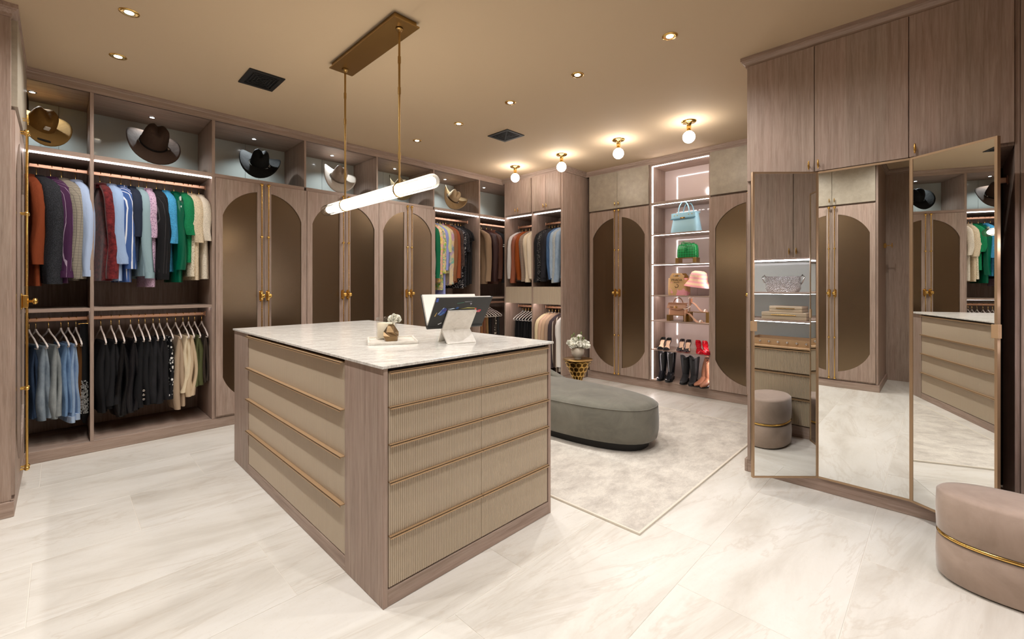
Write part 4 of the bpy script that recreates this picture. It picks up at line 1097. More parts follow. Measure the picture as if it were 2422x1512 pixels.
# ---- bay under the straw hat
b3 = [(3.345, 'white varsity jacket', 'white varsity jacket with green sleeves and striped cuffs', 'jacket', fabric((228,222,210)), dict(sleeve_mat=fabric((14,100,66)), cuff=fabric((14,100,66), 'stripe', (240,240,235), 0.6), slen=0.66, name='jacket')),
      (3.392, 'pink floral shirt', 'shirt with pink and yellow floral print', 'shirt', fabric((226,170,160), 'floral', (230,190,70), 0.8), dict(blen=0.78, slen=0.62)),
      (3.440, 'tropical print shirt', 'long shirt with red and green tropical print', 'shirt', fabric((220,200,150), 'floral', (120,160,50), 1.0), dict(blen=0.88, slen=0.60)),
      (3.485, 'periwinkle shirt', 'periwinkle blue shirt hanging long', 'shirt', fabric((142,150,206)), dict(blen=0.94, slen=0.56)),
      (3.532, 'pale lime top', 'pale lime short sleeved top', 'top', fabric((206,206,150)), dict(blen=0.66, slen=0.32, name='top')),
      (3.580, 'landscape print shirt', 'beige and lavender landscape print shirt', 'shirt', fabric((206,186,152), 'floral', (130,124,150), 0.35), dict(blen=0.82, slen=0.74, srx=0.06)),
      (3.628, 'brown leather shirt', 'caramel brown shirt with long sleeves', 'shirt', fabric((134,90,60)), dict(blen=0.80, slen=0.70)),
      (3.675, 'rust shirt', 'rust coloured shirt beside the caramel one', 'shirt', fabric((142,72,40)), dict(blen=0.78, slen=0.66)),
      (3.750, 'dark brown velvet top', 'dark brown velvet top with a grey cuff', 'top', fabric((52,38,34), 'velvet', (84,66,60)), dict(blen=0.72, slen=0.50, name='top')),
      (3.778, 'monogram top', 'black and white monogram top with a fringe', 'top', fabric((24,24,32), 'dots', (206,206,206), 1.6), dict(blen=0.86, slen=0.34, srx=0.060, name='top')),
      (3.838, 'black patterned dress', 'black top with faint grey pattern beyond the monogram top', 'top', fabric((26,26,30), 'dots', (70,70,76), 2.0), dict(blen=0.84, slen=0.30, name='top')),
      (3.892, 'black sleeveless top', 'black top on a thick white hanger near the bay end', 'top', fabric((18,18,20)), dict(blen=0.82, slen=0.16, srx=0.03, name='top')),
      (3.935, 'black slip', 'black slip last on the bay with printed clothes', 'top', fabric((24,23,25)), dict(blen=0.80, slen=0.12, srx=0.02, name='top'))]
for x, sh, lb, ct, mt, kw in b3: hang_top(x, sh, 6, Z1, lb, ct, mt, **kw)
# ---- corner bay
b4 = [(4.20, 'beige wool blazer', 'beige wool blazer at the open end of the corner bay', 'blazer', fabric((146,122,98)), dict(blen=0.80, slen=0.70, srx=0.066, sry=0.05, bt=0.05, lapel=True, name='blazer')),
      (4.325, 'plum leather jacket', 'dark plum leather jacket in the corner bay', 'jacket', fabric((58,38,38), 'leather'), dict(blen=0.74, slen=0.70, srx=0.066, sry=0.05, bt=0.05, name='jacket')),
      (4.425, 'chocolate leather jacket', 'chocolate leather jacket in the corner bay', 'jacket', fabric((78,48,38), 'leather'), dict(blen=0.80, slen=0.66, srx=0.066, sry=0.05, bt=0.05, name='jacket')),
      (4.53, 'rust varsity jacket', 'rust jacket with black sleeves and white stripes', 'jacket', fabric((130,76,54)), dict(blen=0.76, slen=0.72, srx=0.066, sry=0.05, bt=0.05, sleeve_mat=fabric((28,28,32)), name='jacket'))]
for x, sh, lb, ct, mt, kw in b4:
    q = hang_top(x, sh, 14, Z1, lb, ct, mt, **kw)
    if 'varsity' in sh:
        for dz in (-0.30, -0.325): MB().loft([ring_e(0.004, -0.236, 0.068, 0.052, dz, 14), ring_e(0.004, -0.236, 0.068, 0.052, dz-0.012, 14)], False, False).build('stripe', fabric((232,228,220)), q)
LOW4 = [('tan satin skirt', (150,104,68), 'satin'), ('mocha trousers', (120,78,54), None), ('bronze satin skirt', (140,108,70), 'satin'), ('black flared trousers', (22,20,20), None), ('espresso trousers', (40,30,28), None), ('snow leopard skirt', (60,52,46), 'dots'), ('charcoal trousers', (46,44,46), None)]
for i, (sh, c, pt) in enumerate(LOW4):
    ct = 'skirt' if 'skirt' in sh else 'trousers'
    hang_leg(4.16+0.055*i, sh, 20, sh + ' on the low corner rail behind the open book', ct, fabric(c, pt, (196,186,172)) if pt else fabric(c), length=0.6, tk=0.022, wd=0.17, name=ct, layers=1)
wtb = hang_leg(3.93, 'white trousers', 4, 'white trousers glimpsed under the open book', 'trousers', fabric((226,220,214)), length=0.62, tk=0.02, wd=0.16)

# ---- double hanging units, rails run along Y
def hang_m(y, sh, z, lb, ct, mt, leg=False, rot=-90, **kw):
    X = 4.80; jr_ = random.Random(lb)
    for q in ('blen', 'slen'):
        if q in kw: kw[q] += jr_.uniform(-0.05, 0.035)
    kw['swing'] = jr_.uniform(-0.03, 0.03) if not leg else 0
    if leg: kw.pop('swing')
    hanger((X, y, z), math.radians(rot), 'slim white hanger carrying the ' + sh, group='hangers in the double hanging units', grp_mat='white')
    if leg: trousers((X, y, z), math.radians(rot), lb, ct, mt, group='clothes in the double hanging units', **kw)
    else: top((X, y, z), math.radians(rot), lb, ct, mt, group='clothes in the double hanging units', **kw)
JK = dict(blen=0.70, slen=0.66, srx=0.056, sry=0.055, bt=0.046, bw=0.225, name='jacket')
for y, sh, lb, ct, mt in ((4.475, 'white sweatshirt', 'white sweatshirt at the corner end of the upper rail', 'sweatshirt', fabric((214,210,208))), (4.400, 'terracotta jacket', 'terracotta leather jacket beside the white sweatshirt', 'jacket', fabric((150,88,64), 'leather')),
                          (4.325, 'rust sherpa jacket', 'bright rust orange sherpa jacket', 'jacket', fabric((158,76,22), 'knit', sc=1.5)), (4.250, 'taupe plaid blazer', 'taupe plaid blazer beside the rust sherpa', 'blazer', fabric((138,120,106), 'check', (168,152,138), 0.8)),
                          (4.175, 'cream jacket', 'cream jacket with flap pockets', 'jacket', fabric((222,206,180))), (4.103, 'ivory jacket', 'ivory denim jacket with gold buttons', 'jacket', fabric((226,212,190)))):
    kw = dict(JK); kw['cuff'] = mt if ('jacket' in sh or 'sweat' in sh) else None
    kw['name'] = ct
    if 'ivory' in sh: kw['buttons'] = (4, GB)
    hang_m(y, sh, 2.125, lb, ct, mt, **kw)
for y, sh, lb, ct, mt in ((3.955, 'black blazer', 'plain black blazer first past the divider', 'blazer', fabric((22,22,25))), (3.903, 'black studded jacket', 'black jacket with silver studs', 'jacket', fabric((18,18,20), 'dots', (150,150,150), 2.6)),
                          (3.852, 'charcoal jacket', 'charcoal jacket beside the studded black one', 'jacket', fabric((34,34,38))), (3.800, 'black denim jacket', 'black denim jacket next to the dark blue one', 'jacket', fabric((26,27,32), 'denim', (46,46,54))),
                          (3.750, 'dark blue denim jacket', 'dark blue denim jacket', 'jacket', fabric((54,84,122), 'denim', (84,116,156))), (3.700, 'pale denim jacket', 'pale blue denim jacket', 'jacket', fabric((132,154,178), 'denim', (176,194,212))),
                          (3.650, 'grey crochet jacket', 'pale grey crochet jacket among the denim', 'jacket', fabric((176,182,182), 'knit', sc=0.9)), (3.600, 'washed denim jacket', 'washed denim jacket at the end panel', 'jacket', fabric((126,150,176), 'denim', (166,186,206)))):
    kw = dict(JK); kw['cuff'] = mt; kw['name'] = ct
    hang_m(y, sh, 2.125, lb, ct, mt, **kw)
for i in range(7):
    w = ['corner', 'second', 'third', 'fourth', 'fifth', 'sixth', 'seventh'][i]
    hang_m(4.46-0.057*i, w + ' pair of black trousers', 0.955, ('black trousers nearest the corner on the low white hangers' if i == 0 else 'black trousers %s from the corner on the low white hangers' % w), 'trousers', fabric(BK[i % 4]), leg=True, length=0.62, tk=0.018, wd=0.17)
for y, sh, lb, ct, mt in ((3.955, 'pale yellow blouse', 'pale yellow blouse on the low rail', 'blouse', fabric((222,204,166))), (3.900, 'peach shirt', 'peach shirt beside the pale yellow blouse', 'shirt', fabric((206,172,146))),
                          (3.845, 'tan blazer', 'tan blazer on the low rail', 'blazer', fabric((196,166,138))), (3.785, 'taupe suit jacket', 'taupe suit jacket on the low rail', 'blazer', fabric((166,140,120))),
                          (3.722, 'dark plum jacket', 'dark plum jacket between the taupe suit and striped coat', 'jacket', fabric((64,54,58))), (3.662, 'striped coat', 'brown white and mustard striped coat', 'coat', fabric((74,58,50), 'stripe', (216,204,186), 2.0)),
                          (3.602, 'long white coat', 'long white coat at the end panel', 'coat', fabric((224,220,214)))):
    kw = dict(JK); kw['name'] = ct
    if ct == 'coat': kw['blen'] = 0.80
    hang_m(y, sh, 0.955, lb, ct, mt, **kw)
# one hanger in the dark bay beside the stool mirror
hanger((3.53, -0.13, 1.83), math.radians(-75), 'lone pale hanger in the dark bay behind the opened mirror', group='hangers in the mirror cabinet')
# ================================================================== hats on stands
def hat(x, y, z, rot, label, mat, brim_mat=None, a=0.185, b=0.205, crown_h=0.125, curl=0.085, band=None, under=None, seed=1, cs=1.0):
    """western hat: local -y is the front; origin at the centre of the brim plane"""
    h_ = thing('hat', label, 'hat', (x, y, z), tuple(math.radians(q) for q in rot), 'cowboy hats in the lit cubbies')
    n = 40; rad = [0.44, 0.58, 0.74, 0.90, 1.0]
    def br(k, t, dz=0.0):
        c, s = math.cos(t), math.sin(t)
        rx = a*k; ry = b*k
        xx, yy = rx*c, ry*s
        q = max(0.0, (k-0.44)/0.56)
        zz = curl*(abs(c)**1.7)*q**1.4*1.25 - 0.038*(abs(s)**2)*q**1.3
        xx *= (1 - 0.18*(abs(c)**2)*q)
        return (xx, yy, zz+dz)
    topr = [[br(k, 2*PI*i/n, 0.003) for i in range(n)] for k in rad]
    botr = [[br(k, 2*PI*i/n, -0.003) for i in range(n)] for k in rad[::-1]]
    MB().loft(topr + botr, False, False).build('brim', brim_mat or mat, h_)
    rings = []
    lv = [(0.0, 1.0), (0.2, 0.97), (0.45, 0.93), (0.7, 0.87), (0.88, 0.78), (0.97, 0.64), (1.0, 0.46), (0.98, 0.25), (0.96, 0.06)]
    for f, k in lv:
        ring = []
        for i in range(n):
            t = 2*PI*i/n; c, s = math.cos(t), math.sin(t)
            xx = 0.082*cs*k*c; yy = 0.094*cs*k*s
            hh = crown_h*f
            if f > 0.6:
                w = (f-0.6)/0.4
                # centre crease and two front dents, front higher than the back edge dip
                hh -= 0.030*w*math.exp(-(xx/0.022)**2)
                if yy < 0: hh -= 0.020*w*math.exp(-((abs(xx)-0.05)/0.022)**2)*min(1, -yy/0.05)
                if yy < 0: xx *= (1 - 0.22*w*min(1, -yy/0.07))
                hh += 0.012*w*(yy/0.09)
            ring.append((xx, yy, hh))
        rings.append(ring)
    MB().loft(rings, False, True).build('crown', mat, h_)
    if band is not None:
        MB().loft([[(0.0835*cs*math.cos(2*PI*i/n), 0.0955*cs*math.sin(2*PI*i/n), z_) for i in range(n)] for z_ in (0.004, 0.022)], False, False).build('band', band, h_)
        mb = MB(); mb.bbox(0.074*cs, 0.090*cs, -0.050, -0.026, 0.004, 0.024, 0.003); mb.build('buckle', M['chrome'], h_)
    # stand
    s_ = thing('hat_stand', 'clear rod hat stand under the ' + label.split(' hat')[0] + ' hat', 'hat stand', (x+0.0, y+0.03, 2.2545), group='hat stands in the cubbies')
    mb = MB(); hgt = z - 2.2545 + 0.02
    mb.lathe([(0.045, 0.0), (0.045, 0.004), (0.006, 0.006), (0.0045, 0.010), (0.0045, hgt-0.02), (0.03, hgt)], (0,0,0), 16); mb.build('rod', M['acrylic'], s_)
    return h_
FE = dict()
th = hat(-0.105, 4.84, 2.47, (50, 4, 24), 'tan canvas hat partly hidden by the gold bolts', fabric((118,84,36)), brim_mat=fabric((140,108,58)), a=0.19, b=0.19, curl=0.05)
MB().bbox(-0.016, 0.016, -0.098, -0.088, 0.030, 0.062, 0.003).build('badge', plain('pale_badge', srgb(214,208,196), 0.6), th)
MB().bbox(-0.045, 0.030, -0.166, -0.150, -0.026, -0.014, 0.002).build('label_patch', M['black'], th)
hat(0.552, 4.80, 2.465, (50, 6, 6), 'large dark brown felt hat', fabric((58,42,32)), brim_mat=fabric((66,50,40)), a=0.225, b=0.215, crown_h=0.165, cs=1.16, curl=0.022, band=fabric((20,14,12)))
hat(1.372, 4.82, 2.462, (42, 10, -16), 'black felt cowboy hat', fabric((14,16,16)), a=0.215, b=0.21, crown_h=0.135, curl=0.055, band=fabric((8,8,8)))
hat(2.160, 4.82, 2.452, (46, 16, -10), 'pale taupe felt hat', fabric((154,140,128)), brim_mat=fabric((186,176,164)), a=0.215, b=0.21, crown_h=0.145, curl=0.06, band=fabric((120,108,98)))
hat(2.93, 4.82, 2.452, (40, 18, -12), 'olive and cream felt hat', fabric((150,130,92)), brim_mat=fabric((96,82,54)), a=0.21, b=0.205, crown_h=0.135, curl=0.09)
hat(3.765, 4.82, 2.452, (44, 28, -18), 'creased beige straw hat', fabric((178,156,124)), brim_mat=fabric((150,126,92)), a=0.22, b=0.21, crown_h=0.125, curl=0.08, band=fabric((92,72,54)))

# ================================================================== display cabinet contents (X front 5.04)
def rail_pos(y): return y
NX = 5.15
def flat_handle(mb, pts, r=0.006, n=8): mb.tube(pts, r, n)
# pale blue top-handle bag
bl = plain('pale_blue_leather', srgb(162,210,228), 0.35); bl2 = plain('pale_blue_leather_edge', srgb(110,160,184), 0.4)
bb = thing('handbag', 'pale blue structured leather handbag with gold clasp', 'handbag', (NX, 2.16, 1.8815), (0, 0, math.radians(-96)))
def trap(w0, w1, d0, d1, z0, z1, n=9):
    rings = []
    for i in range(n):
        f = i/(n-1); w = w0+(w1-w0)*f; d = d0+(d1-d0)*f; z = z0+(z1-z0)*f
        rings.append([(px, py, z) for px, py, _ in oval(0, 0, w/2*(1-0.02*math.sin(PI*f)), d/2*(1+0.15*math.sin(PI*f)), 0, 28, 5.0)])
    return rings
MB().loft(trap(0.345, 0.285, 0.16, 0.09, 0.004, 0.225)).build('body', bl, bb)
mb = MB(); mb.bbox(-0.150, 0.150, -0.056, 0.052, 0.222, 0.236, 0.005); mb.bbox(-0.150, 0.150, -0.072, -0.060, 0.160, 0.232, 0.004); mb.build('flap', bl, bb)
mb = MB(); mb.bbox(-0.155, 0.155, -0.082, -0.073, 0.158, 0.174, 0.003); mb.build('belt', bl2, bb)
mb = MB(); mb.bbox(-0.03, 0.03, -0.088, -0.080, 0.160, 0.176, 0.002); mb.sphere((0, -0.09, 0.168), 0.009, 8, 6)
mb.build('clasp', M['gold'], bb)
for s in (-1, 1):
    mb = MB(); mb.tube([(-0.07, s*0.058, 0.205)] + [(-0.066*math.cos(PI*i/10), s*0.055, 0.235 + 0.125*math.sin(PI*i/10)) for i in range(11)] + [(0.07, s*0.058, 0.205)], 0.0068, 8); mb.build('handle', bl, bb)
for x in (-0.11, -0.07, 0.07, 0.11): MB().lathe([(0.001, -0.003), (0.006, 0.0), (0.006, 0.003)], (x, -0.075, 0.205), 8, axis='y').build('stud', M['gold'], bb)
# green woven bag on gold riser
def riser(y, w, zb, h, label, d=0.11, x=NX-0.01):
    r = thing('riser', label, 'display riser', (x, y, zb), (0, 0, 0), 'gold display risers')
    for s in (-1, 1): MB().bbox(-d/2, d/2, s*w/2-0.02, s*w/2+0.02, 0.0, h, 0.002).build('block', M['brass'], r)
    MB().bbox(-d/2, d/2, -w/2+0.021, w/2-0.021, h-0.006, h, 0.001).build('plate', M['brass'], r)
    return r
riser(2.140, 0.205, 1.5235, 0.062, 'gold riser under the green woven bag')
gm = NT('green_woven_leather'); v = gm.coords((1,1,1), rot=(0.0, math.radians(45), 0)); ck = gm.n('ShaderNodeTexChecker'); ck.inputs['Scale'].default_value = 46; gm.l(v, ck.inputs['Vector'])
gm.l(gm.mix(ck.outputs['Fac'], srgb(8,112,52), srgb(22,150,78)), gm.b.inputs['Base Color']); gm.bump(ck.outputs['Fac'], 0.6, 0.004); GREEN = gm.set(0.32)
gb = thing('handbag', 'bright green woven leather handbag on a gold riser', 'handbag', (NX, 2.140, 1.5860), (0, 0, math.radians(-94)))
MB().loft([[(px, py, z) for px, py, _ in oval(0, 0, w/2, d/2, 0, 28, 5)] for w, d, z in ((0.225, 0.10, 0.0), (0.238, 0.108, 0.012), (0.236, 0.104, 0.09), (0.225, 0.085, 0.135), (0.200, 0.065, 0.155), (0.15, 0.03, 0.162))]).build('body', GREEN, gb)
for s in (-1, 1): MB().tube([(-0.06, s*0.03, 0.15), (-0.05, s*0.055, 0.175), (0.0, s*0.066, 0.168), (0.05, s*0.055, 0.175), (0.06, s*0.03, 0.15)], 0.0045, 6).build('handle', GREEN, gb)
mb = MB(); mb.tube([(-0.015, -0.05, 0.16), (-0.03, -0.06, 0.19), (-0.005, -0.065, 0.185), (0.0, -0.060, 0.15), (0.004, -0.062, 0.10)], 0.003, 6)
mb.bbox(-0.014, 0.018, -0.066, -0.059, 0.075, 0.112, 0.006); mb.build('tag', GREEN, gb)
# raffia tote
rt = NT('raffia'); vn = rt.n('ShaderNodeTexNoise'); vn.inputs['Scale'].default_value = 170; rt.l(rt.coords(), vn.inputs['Vector']); pk = rt.noise(rt.coords(), 11, 2)
rt.l(rt.mix(rt.ramp(pk.outputs[0], [(0.52, (0,0,0,1)), (0.56, (1,1,1,1))]), srgb(205,166,116), srgb(232,160,170)), rt.b.inputs['Base Color']); rt.bump(vn.outputs[0], 0.6, 0.003); RAF = rt.set(0.8)
TANR = plain('plain_raffia', srgb(204,164,112), 0.8)
to = thing('tote_bag', 'straw tote with pink embroidery and a cut-out handle', 'tote bag', (5.13, 2.235, 1.1425), (0, 0, math.radians(-92)))
MB().loft([[(px, py, z) for px, py, _ in oval(0, 0, w/2, d/2, 0, 28, 6)] for w, d, z in ((0.225, 0.13, 0.0), (0.232, 0.135, 0.02), (0.232, 0.13, 0.12), (0.230, 0.11, 0.205))]).build('body', RAF, to)
for s, m_ in ((-1, TANR), (1, M['brass'])):
    mb = MB(); P = lambda a, b, d, s=s: (a, s*0.058 + d, b)
    mb.holed([(-0.085, 0.155), (0.085, 0.155), (0.085, 0.225), (0.055, 0.262), (-0.055, 0.262), (-0.085, 0.225)], [(-0.04, 0.222), (0.04, 0.222), (0.04, 0.240), (-0.04, 0.240)], -0.005, 0.005, P); mb.build('handle', m_, to)
def text(s, parent, loc, size, mat, rot=(PI/2, 0, 0), name='lettering'):
    cu = bpy.data.curves.new(name, 'FONT'); cu.body = s; cu.size = size; cu.align_x = 'CENTER'; cu.extrude = 0.0006
    o = bpy.data.objects.new(name, cu); COL.objects.link(o); cu.materials.append(mat); o.parent = parent; o.location = loc; o.rotation_euler = rot
    bpy.context.view_layer.update()
    me = bpy.data.meshes.new_from_object(o.evaluated_get(bpy.context.evaluated_depsgraph_get()))
    q = bpy.data.objects.new(name, me); COL.objects.link(q); q.parent = parent; q.location = loc; q.rotation_euler = rot
    if not me.materials: me.materials.append(mat)
    bpy.data.objects.remove(o); return q
BLK = plain('dark_thread', srgb(70,48,24), 0.8)
text('PRADA', to, (0, -0.0655, 0.168), 0.042, BLK); text('MILANO', to, (0, -0.0672, 0.146), 0.018, BLK)
mb = MB(); mb.tube([(0.0, -0.067, 0.135), (0.022, -0.068, 0.120), (0.016, -0.068, 0.098), (-0.012, -0.068, 0.092), (-0.02, -0.067, 0.108)], 0.003, 6); mb.build('emblem', BLK, to)
# pink bucket hat on clear stand
ph = thing('bucket_hat', 'pink and cream striped bucket hat on a clear stand', 'hat', (5.14, 2.025, 1.245), (math.radians(0), math.radians(8), math.radians(-95)))
bh = NT('pink_stripe_raffia'); sp = bh.n('ShaderNodeSeparateXYZ'); bh.l(bh.coords(), sp.inputs[0]); mm = bh.n('ShaderNodeMath', operation='MULTIPLY'); mm.inputs[1].default_value = 22; bh.l(sp.outputs[2], mm.inputs[0]); fr = bh.n('ShaderNodeMath', operation='FRACT'); bh.l(mm.outputs[0], fr.inputs[0])
bh.l(bh.ramp(fr.outputs[0], [(0.35, srgb(236,164,168)), (0.55, srgb(240,204,168))]), bh.b.inputs['Base Color']); BHM = bh.set(0.8)
MB().lathe([(0.150, 0.0), (0.148, 0.004), (0.118, 0.050), (0.100, 0.075), (0.094, 0.130), (0.080, 0.165), (0.050, 0.182), (0.002, 0.186)], (0,0,0), 32).build('crown', BHM, ph)
text('PRADA', ph, (-0.02, -0.096, 0.118), 0.030, plain('cream_thread', srgb(245,235,215), 0.7), (math.radians(84), 0, 0))
hs = thing('hat_stand', 'clear rod stand under the pink bucket hat', 'hat stand', (5.14, 2.025, 1.1425))
MB().lathe([(0.05, 0.0), (0.05, 0.004), (0.006, 0.006), (0.005, 0.10), (0.03, 0.12)], (0,0,0), 18).build('rod', M['acrylic'], hs)
# tan handbag on riser
riser(2.250, 0.205, 0.8365, 0.072, 'gold riser under the tan handbag', 0.10)
TAN = plain('tan_leather', srgb(176,128,98), 0.35)
tb = thing('handbag', 'tan leather flap handbag with gold letters on a gold riser', 'handbag', (NX-0.01, 2.250, 0.9090), (0, 0, math.radians(-92)))
MB().loft([[(px, py, z) for px, py, _ in oval(0, 0, w/2, d/2, 0, 28, 6)] for w, d, z in ((0.205, 0.11, 0.0), (0.210, 0.11, 0.01), (0.205, 0.085, 0.09), (0.195, 0.05, 0.140))]).build('body', TAN, tb)
mb = MB(); vs = [(-0.11, -0.028, 0.143), (0.11, -0.028, 0.143), (0.115, -0.062, 0.085), (0.02, -0.066, 0.062), (-0.115, -0.062, 0.085)]
mb._add(vs + [(a, b+0.006, c) for a, b, c in vs], [(0,1,2,3,4), (5,6,7,8,9)] + [(i, (i+1) % 5, 5+(i+1) % 5, 5+i) for i in range(5)]); mb.bbox(-0.11, 0.11, -0.03, 0.03, 0.139, 0.146, 0.002); mb.build('flap', TAN, tb)
MB().tube([(-0.055*math.cos(PI*i/12), 0.0, 0.142 + 0.062*math.sin(PI*i/12)) for i in range(13)], 0.006, 8).build('handle', TAN, tb)
mb = MB(); mb.bbox(-0.075, -0.03, -0.0672, -0.0645, 0.092, 0.100, 0.001)
for k in range(6): mb.sphere((0.004+0.014*math.cos(k*PI/3), -0.066, 0.096+0.012*math.sin(k*PI/3)), 0.006, 7, 5)
mb.sphere((0.004, -0.066, 0.096), 0.006, 7, 5); mb.build('emblem', M['gold'], tb)

# ---------------------------------------------------------------- shoes: local -y is the toe, origin on the shelf under the shoe's middle
def heel_shoe(loc, rot, label, mat, inner, heel_mat, hh=0.095, L=0.21, group=None, straps=None, bow=None, cat='shoe', vamp=0.30):
    r = thing('high_heel', label, cat, loc, (0, 0, math.radians(rot)), group)
    n = 12; st = []
    for i in range(n+1):
        f = i/n; y = -L/2 + L*f                       # toe -> heel
        zs = 0.004 + (hh-0.004)*(0 if f < 0.28 else (1-math.cos(PI*min(1, (f-0.28)/0.62)))/2)
        w = 0.010 + 0.030*math.sin(PI*min(1, (f+0.06)*1.35)) if f < 0.55 else 0.0215 + 0.008*math.sin(PI*(f-0.55)/0.45)
        w = max(w, 0.012)
        wall = 0.030*(1 - 0.4*abs(f-0.1)) if f < vamp else (0.012 + 0.022*max(0, (f-0.55)/0.45))
        st.append((y, zs, w, wall, f))
    # sole
    mb = MB(); rings = [[(-w, y, z), (w, y, z), (w, y, z-0.004), (-w, y, z-0.004)] for y, z, w, _, _ in st]; mb.loft(rings); mb.build('sole', heel_mat, r)
    mb = MB(); mb.loft([[(-w*0.92, y, z+0.0015), (0, y, z+0.0005), (w*0.92, y, z+0.0015)] for y, z, w, _, _ in st], False, False, False); mb.build('insole', inner, r)
    if straps is None:
        mb = MB(); rings = []
        for y, z, w, wl, f in st:
            if f <= vamp:
                top_ = [(w*math.cos(PI*k/8), y, z + wl*math.sin(PI*k/8)) for k in range(9)]
            else:
                g = min(1, (f-vamp)/0.08); k_ = 1-g
                top_ = [(w*(1.02), y, z), (w*1.04, y, z+wl*0.5), (w*(0.98), y, z+wl), (w*(0.97*g + 0.4*k_), y, z+wl*1.0), (w*0.93*g, y, z+wl*(0.98 if k_ > 0.5 else 0.9)), (-w*(0.97*g+0.4*k_), y, z+wl), (-w*0.98, y, z+wl), (-w*1.04, y, z+wl*0.5), (-w*1.02, y, z)]
                if g >= 1:
                    top_[3] = (w*0.95, y, z+wl*0.9); top_[4] = (w*0.94, y, z+0.001); top_[5] = (-w*0.95, y, z+wl*0.9)
                    top_ = [top_[0], top_[1], top_[2], (w*0.96, y, z+wl*0.98), (w*0.95, y, z+0.0012), (-w*0.95, y, z+0.0012), (-w*0.98, y, z+wl), top_[7], top_[8]]
            rings.append(top_)
        cut = [i for i, s in enumerate(st) if s[4] > vamp][0]
        mb.loft(rings[:cut], True, True, False)
        for s in (-1, 1):
            mb.loft([[(s*w*1.02, y, z-0.001), (s*w*1.05, y, z+wl*0.5), (s*w*0.97, y, z+wl)] for y, z, w, wl, f in st[cut-1:]], False, False, False)
        y, z, w, wl, f = st[-1]
        mb.loft([[(w*math.cos(PI*k/6)*1.02, y + 0.012*math.sin(PI*k/6), z+q*wl) for k in range(7)] for q in (0, 0.5, 1.0)], False, False, False)
        mb.build('upper', mat, r)
    else:
        y, z, w, wl, f = st[-1]
        mb = MB(); mb.loft([[(w*math.cos(PI*k/8)*1.05, y - 0.02 + 0.03*math.sin(PI*k/8), z+q) for k in range(9)] for q in (0, 0.03, 0.055)], False, False, False); mb.build('counter', mat, r)
        mb = MB(); yy, zz, ww = st[2][0], st[2][1], st[2][2]; mb.loft([[(ww*1.05*math.cos(PI*k/8), yy+dy, zz+0.028*math.sin(PI*k/8)) for k in range(9)] for dy in (-0.008, 0.010)], False, False, False); mb.build('toe_strap', straps, r)
        mb = MB(); mb.tube([(0.034*math.cos(2*PI*k/14), y-0.02+0.036*math.sin(2*PI*k/14), z+0.062+0.018*math.cos(2*PI*k/14+0.6)) for k in range(15)], 0.0035, 6); mb.build('ankle_strap', straps, r)
    y = st[-1][0]; mb = MB(); mb.tube([(0, y-0.004, hh), (0, y+0.002, hh*0.6), (0, y+0.004, 0.0006)], [0.015, 0.0065, 0.0048], 8); mb.build('heel', heel_mat, r)
    if bow is not None:
        mb = MB(); yy, zz = st[2][0], st[2][1]+0.032
        for s in (-1, 1): mb.loft([[(s*0.002, yy-0.004, zz), (s*0.002, yy+0.004, zz+0.004)], [(s*0.028, yy-0.016, zz-0.010), (s*0.028, yy+0.014, zz+0.014)]], False, False, False)
        mb.sphere((0, yy, zz), 0.008, 8, 6); mb.build('bow', bow, r)
    return r
NUDE = plain('nude_leather', srgb(222,184,152), 0.4); BLKL = plain('black_suede', srgb(18,17,18), 0.7); RED = plain('red_patent', srgb(190,16,34), 0.15)
TZ6 = 0.4905
g1 = 'black pointed pumps'
heel_shoe((5.12, 2.452, TZ6), -80, 'black pump with nude lining nearest the strip light', BLKL, NUDE, plain('dark_sole', srgb(40,14,14), 0.4), group=g1)
heel_shoe((5.11, 2.372, TZ6), -80, 'black pump with nude lining beside the lace heels', BLKL, NUDE, plain('dark_sole', srgb(40,14,14), 0.4), group=g1)
LACE = fabric((40,34,38), 'dots', (150,130,130), 3.0)
heel_shoe((5.11, 2.205, TZ6), -78, 'black lace peep-toe heel with bow next to the pumps', LACE, NUDE, plain('red_sole', srgb(150,20,26), 0.3), bow=BLKL, group='black lace heels')
heel_shoe((5.10, 2.125, TZ6), -78, 'black lace peep-toe heel with bow next to the red pair', LACE, NUDE, plain('red_sole', srgb(150,20,26), 0.3), bow=BLKL, group='black lace heels')
heel_shoe((5.09, 1.985, TZ6), -60, 'red patent ruffled heel beside the lace heels', RED, RED, RED, bow=RED, hh=0.10, group='red ruffled heels')
heel_shoe((5.085, 1.905, TZ6), -60, 'red patent ruffled heel against the cabinet side', RED, RED, RED, bow=RED, hh=0.10, group='red ruffled heels')
for q in [o for o in COL.objects if o.name.startswith('high_heel') and 'ruffled' in o.get('label', '')]:
    mb = MB()
    for k in range(5):
        yy = -0.07 + 0.03*k; zz = 0.03 + 0.013*k
        mb.loft([[(0.040*math.cos(PI*j/12)*(1+0.18*(j % 2)), yy + 0.012*(j % 2), zz + 0.045*math.sin(PI*j/12)*(1+0.2*(j % 2))) for j in range(13)] for yy in (yy, yy+0.014)], False, False, False)
    mb.build('ruffle', RED, q)
PALE = plain('cream_strap', srgb(236,226,214), 0.4); SAND = plain('nude_patent', srgb(206,160,130), 0.3)
rs = riser(2.015, 0.225, 0.8365, 0.118, 'gold riser carrying the upper nude sandal', 0.10, 5.17)
heel_shoe((5.17, 2.015, 0.9550), 0, 'nude ankle-strap sandal standing on the gold riser', SAND, SAND, SAND, straps=PALE, hh=0.105, L=0.215, group='nude sandals', cat='shoe')
heel_shoe((5.085, 2.035, 0.8365), 0, 'nude ankle-strap sandal standing on the shelf before the riser', SAND, SAND, SAND, straps=PALE, hh=0.105, L=0.215, group='nude sandals', cat='shoe')
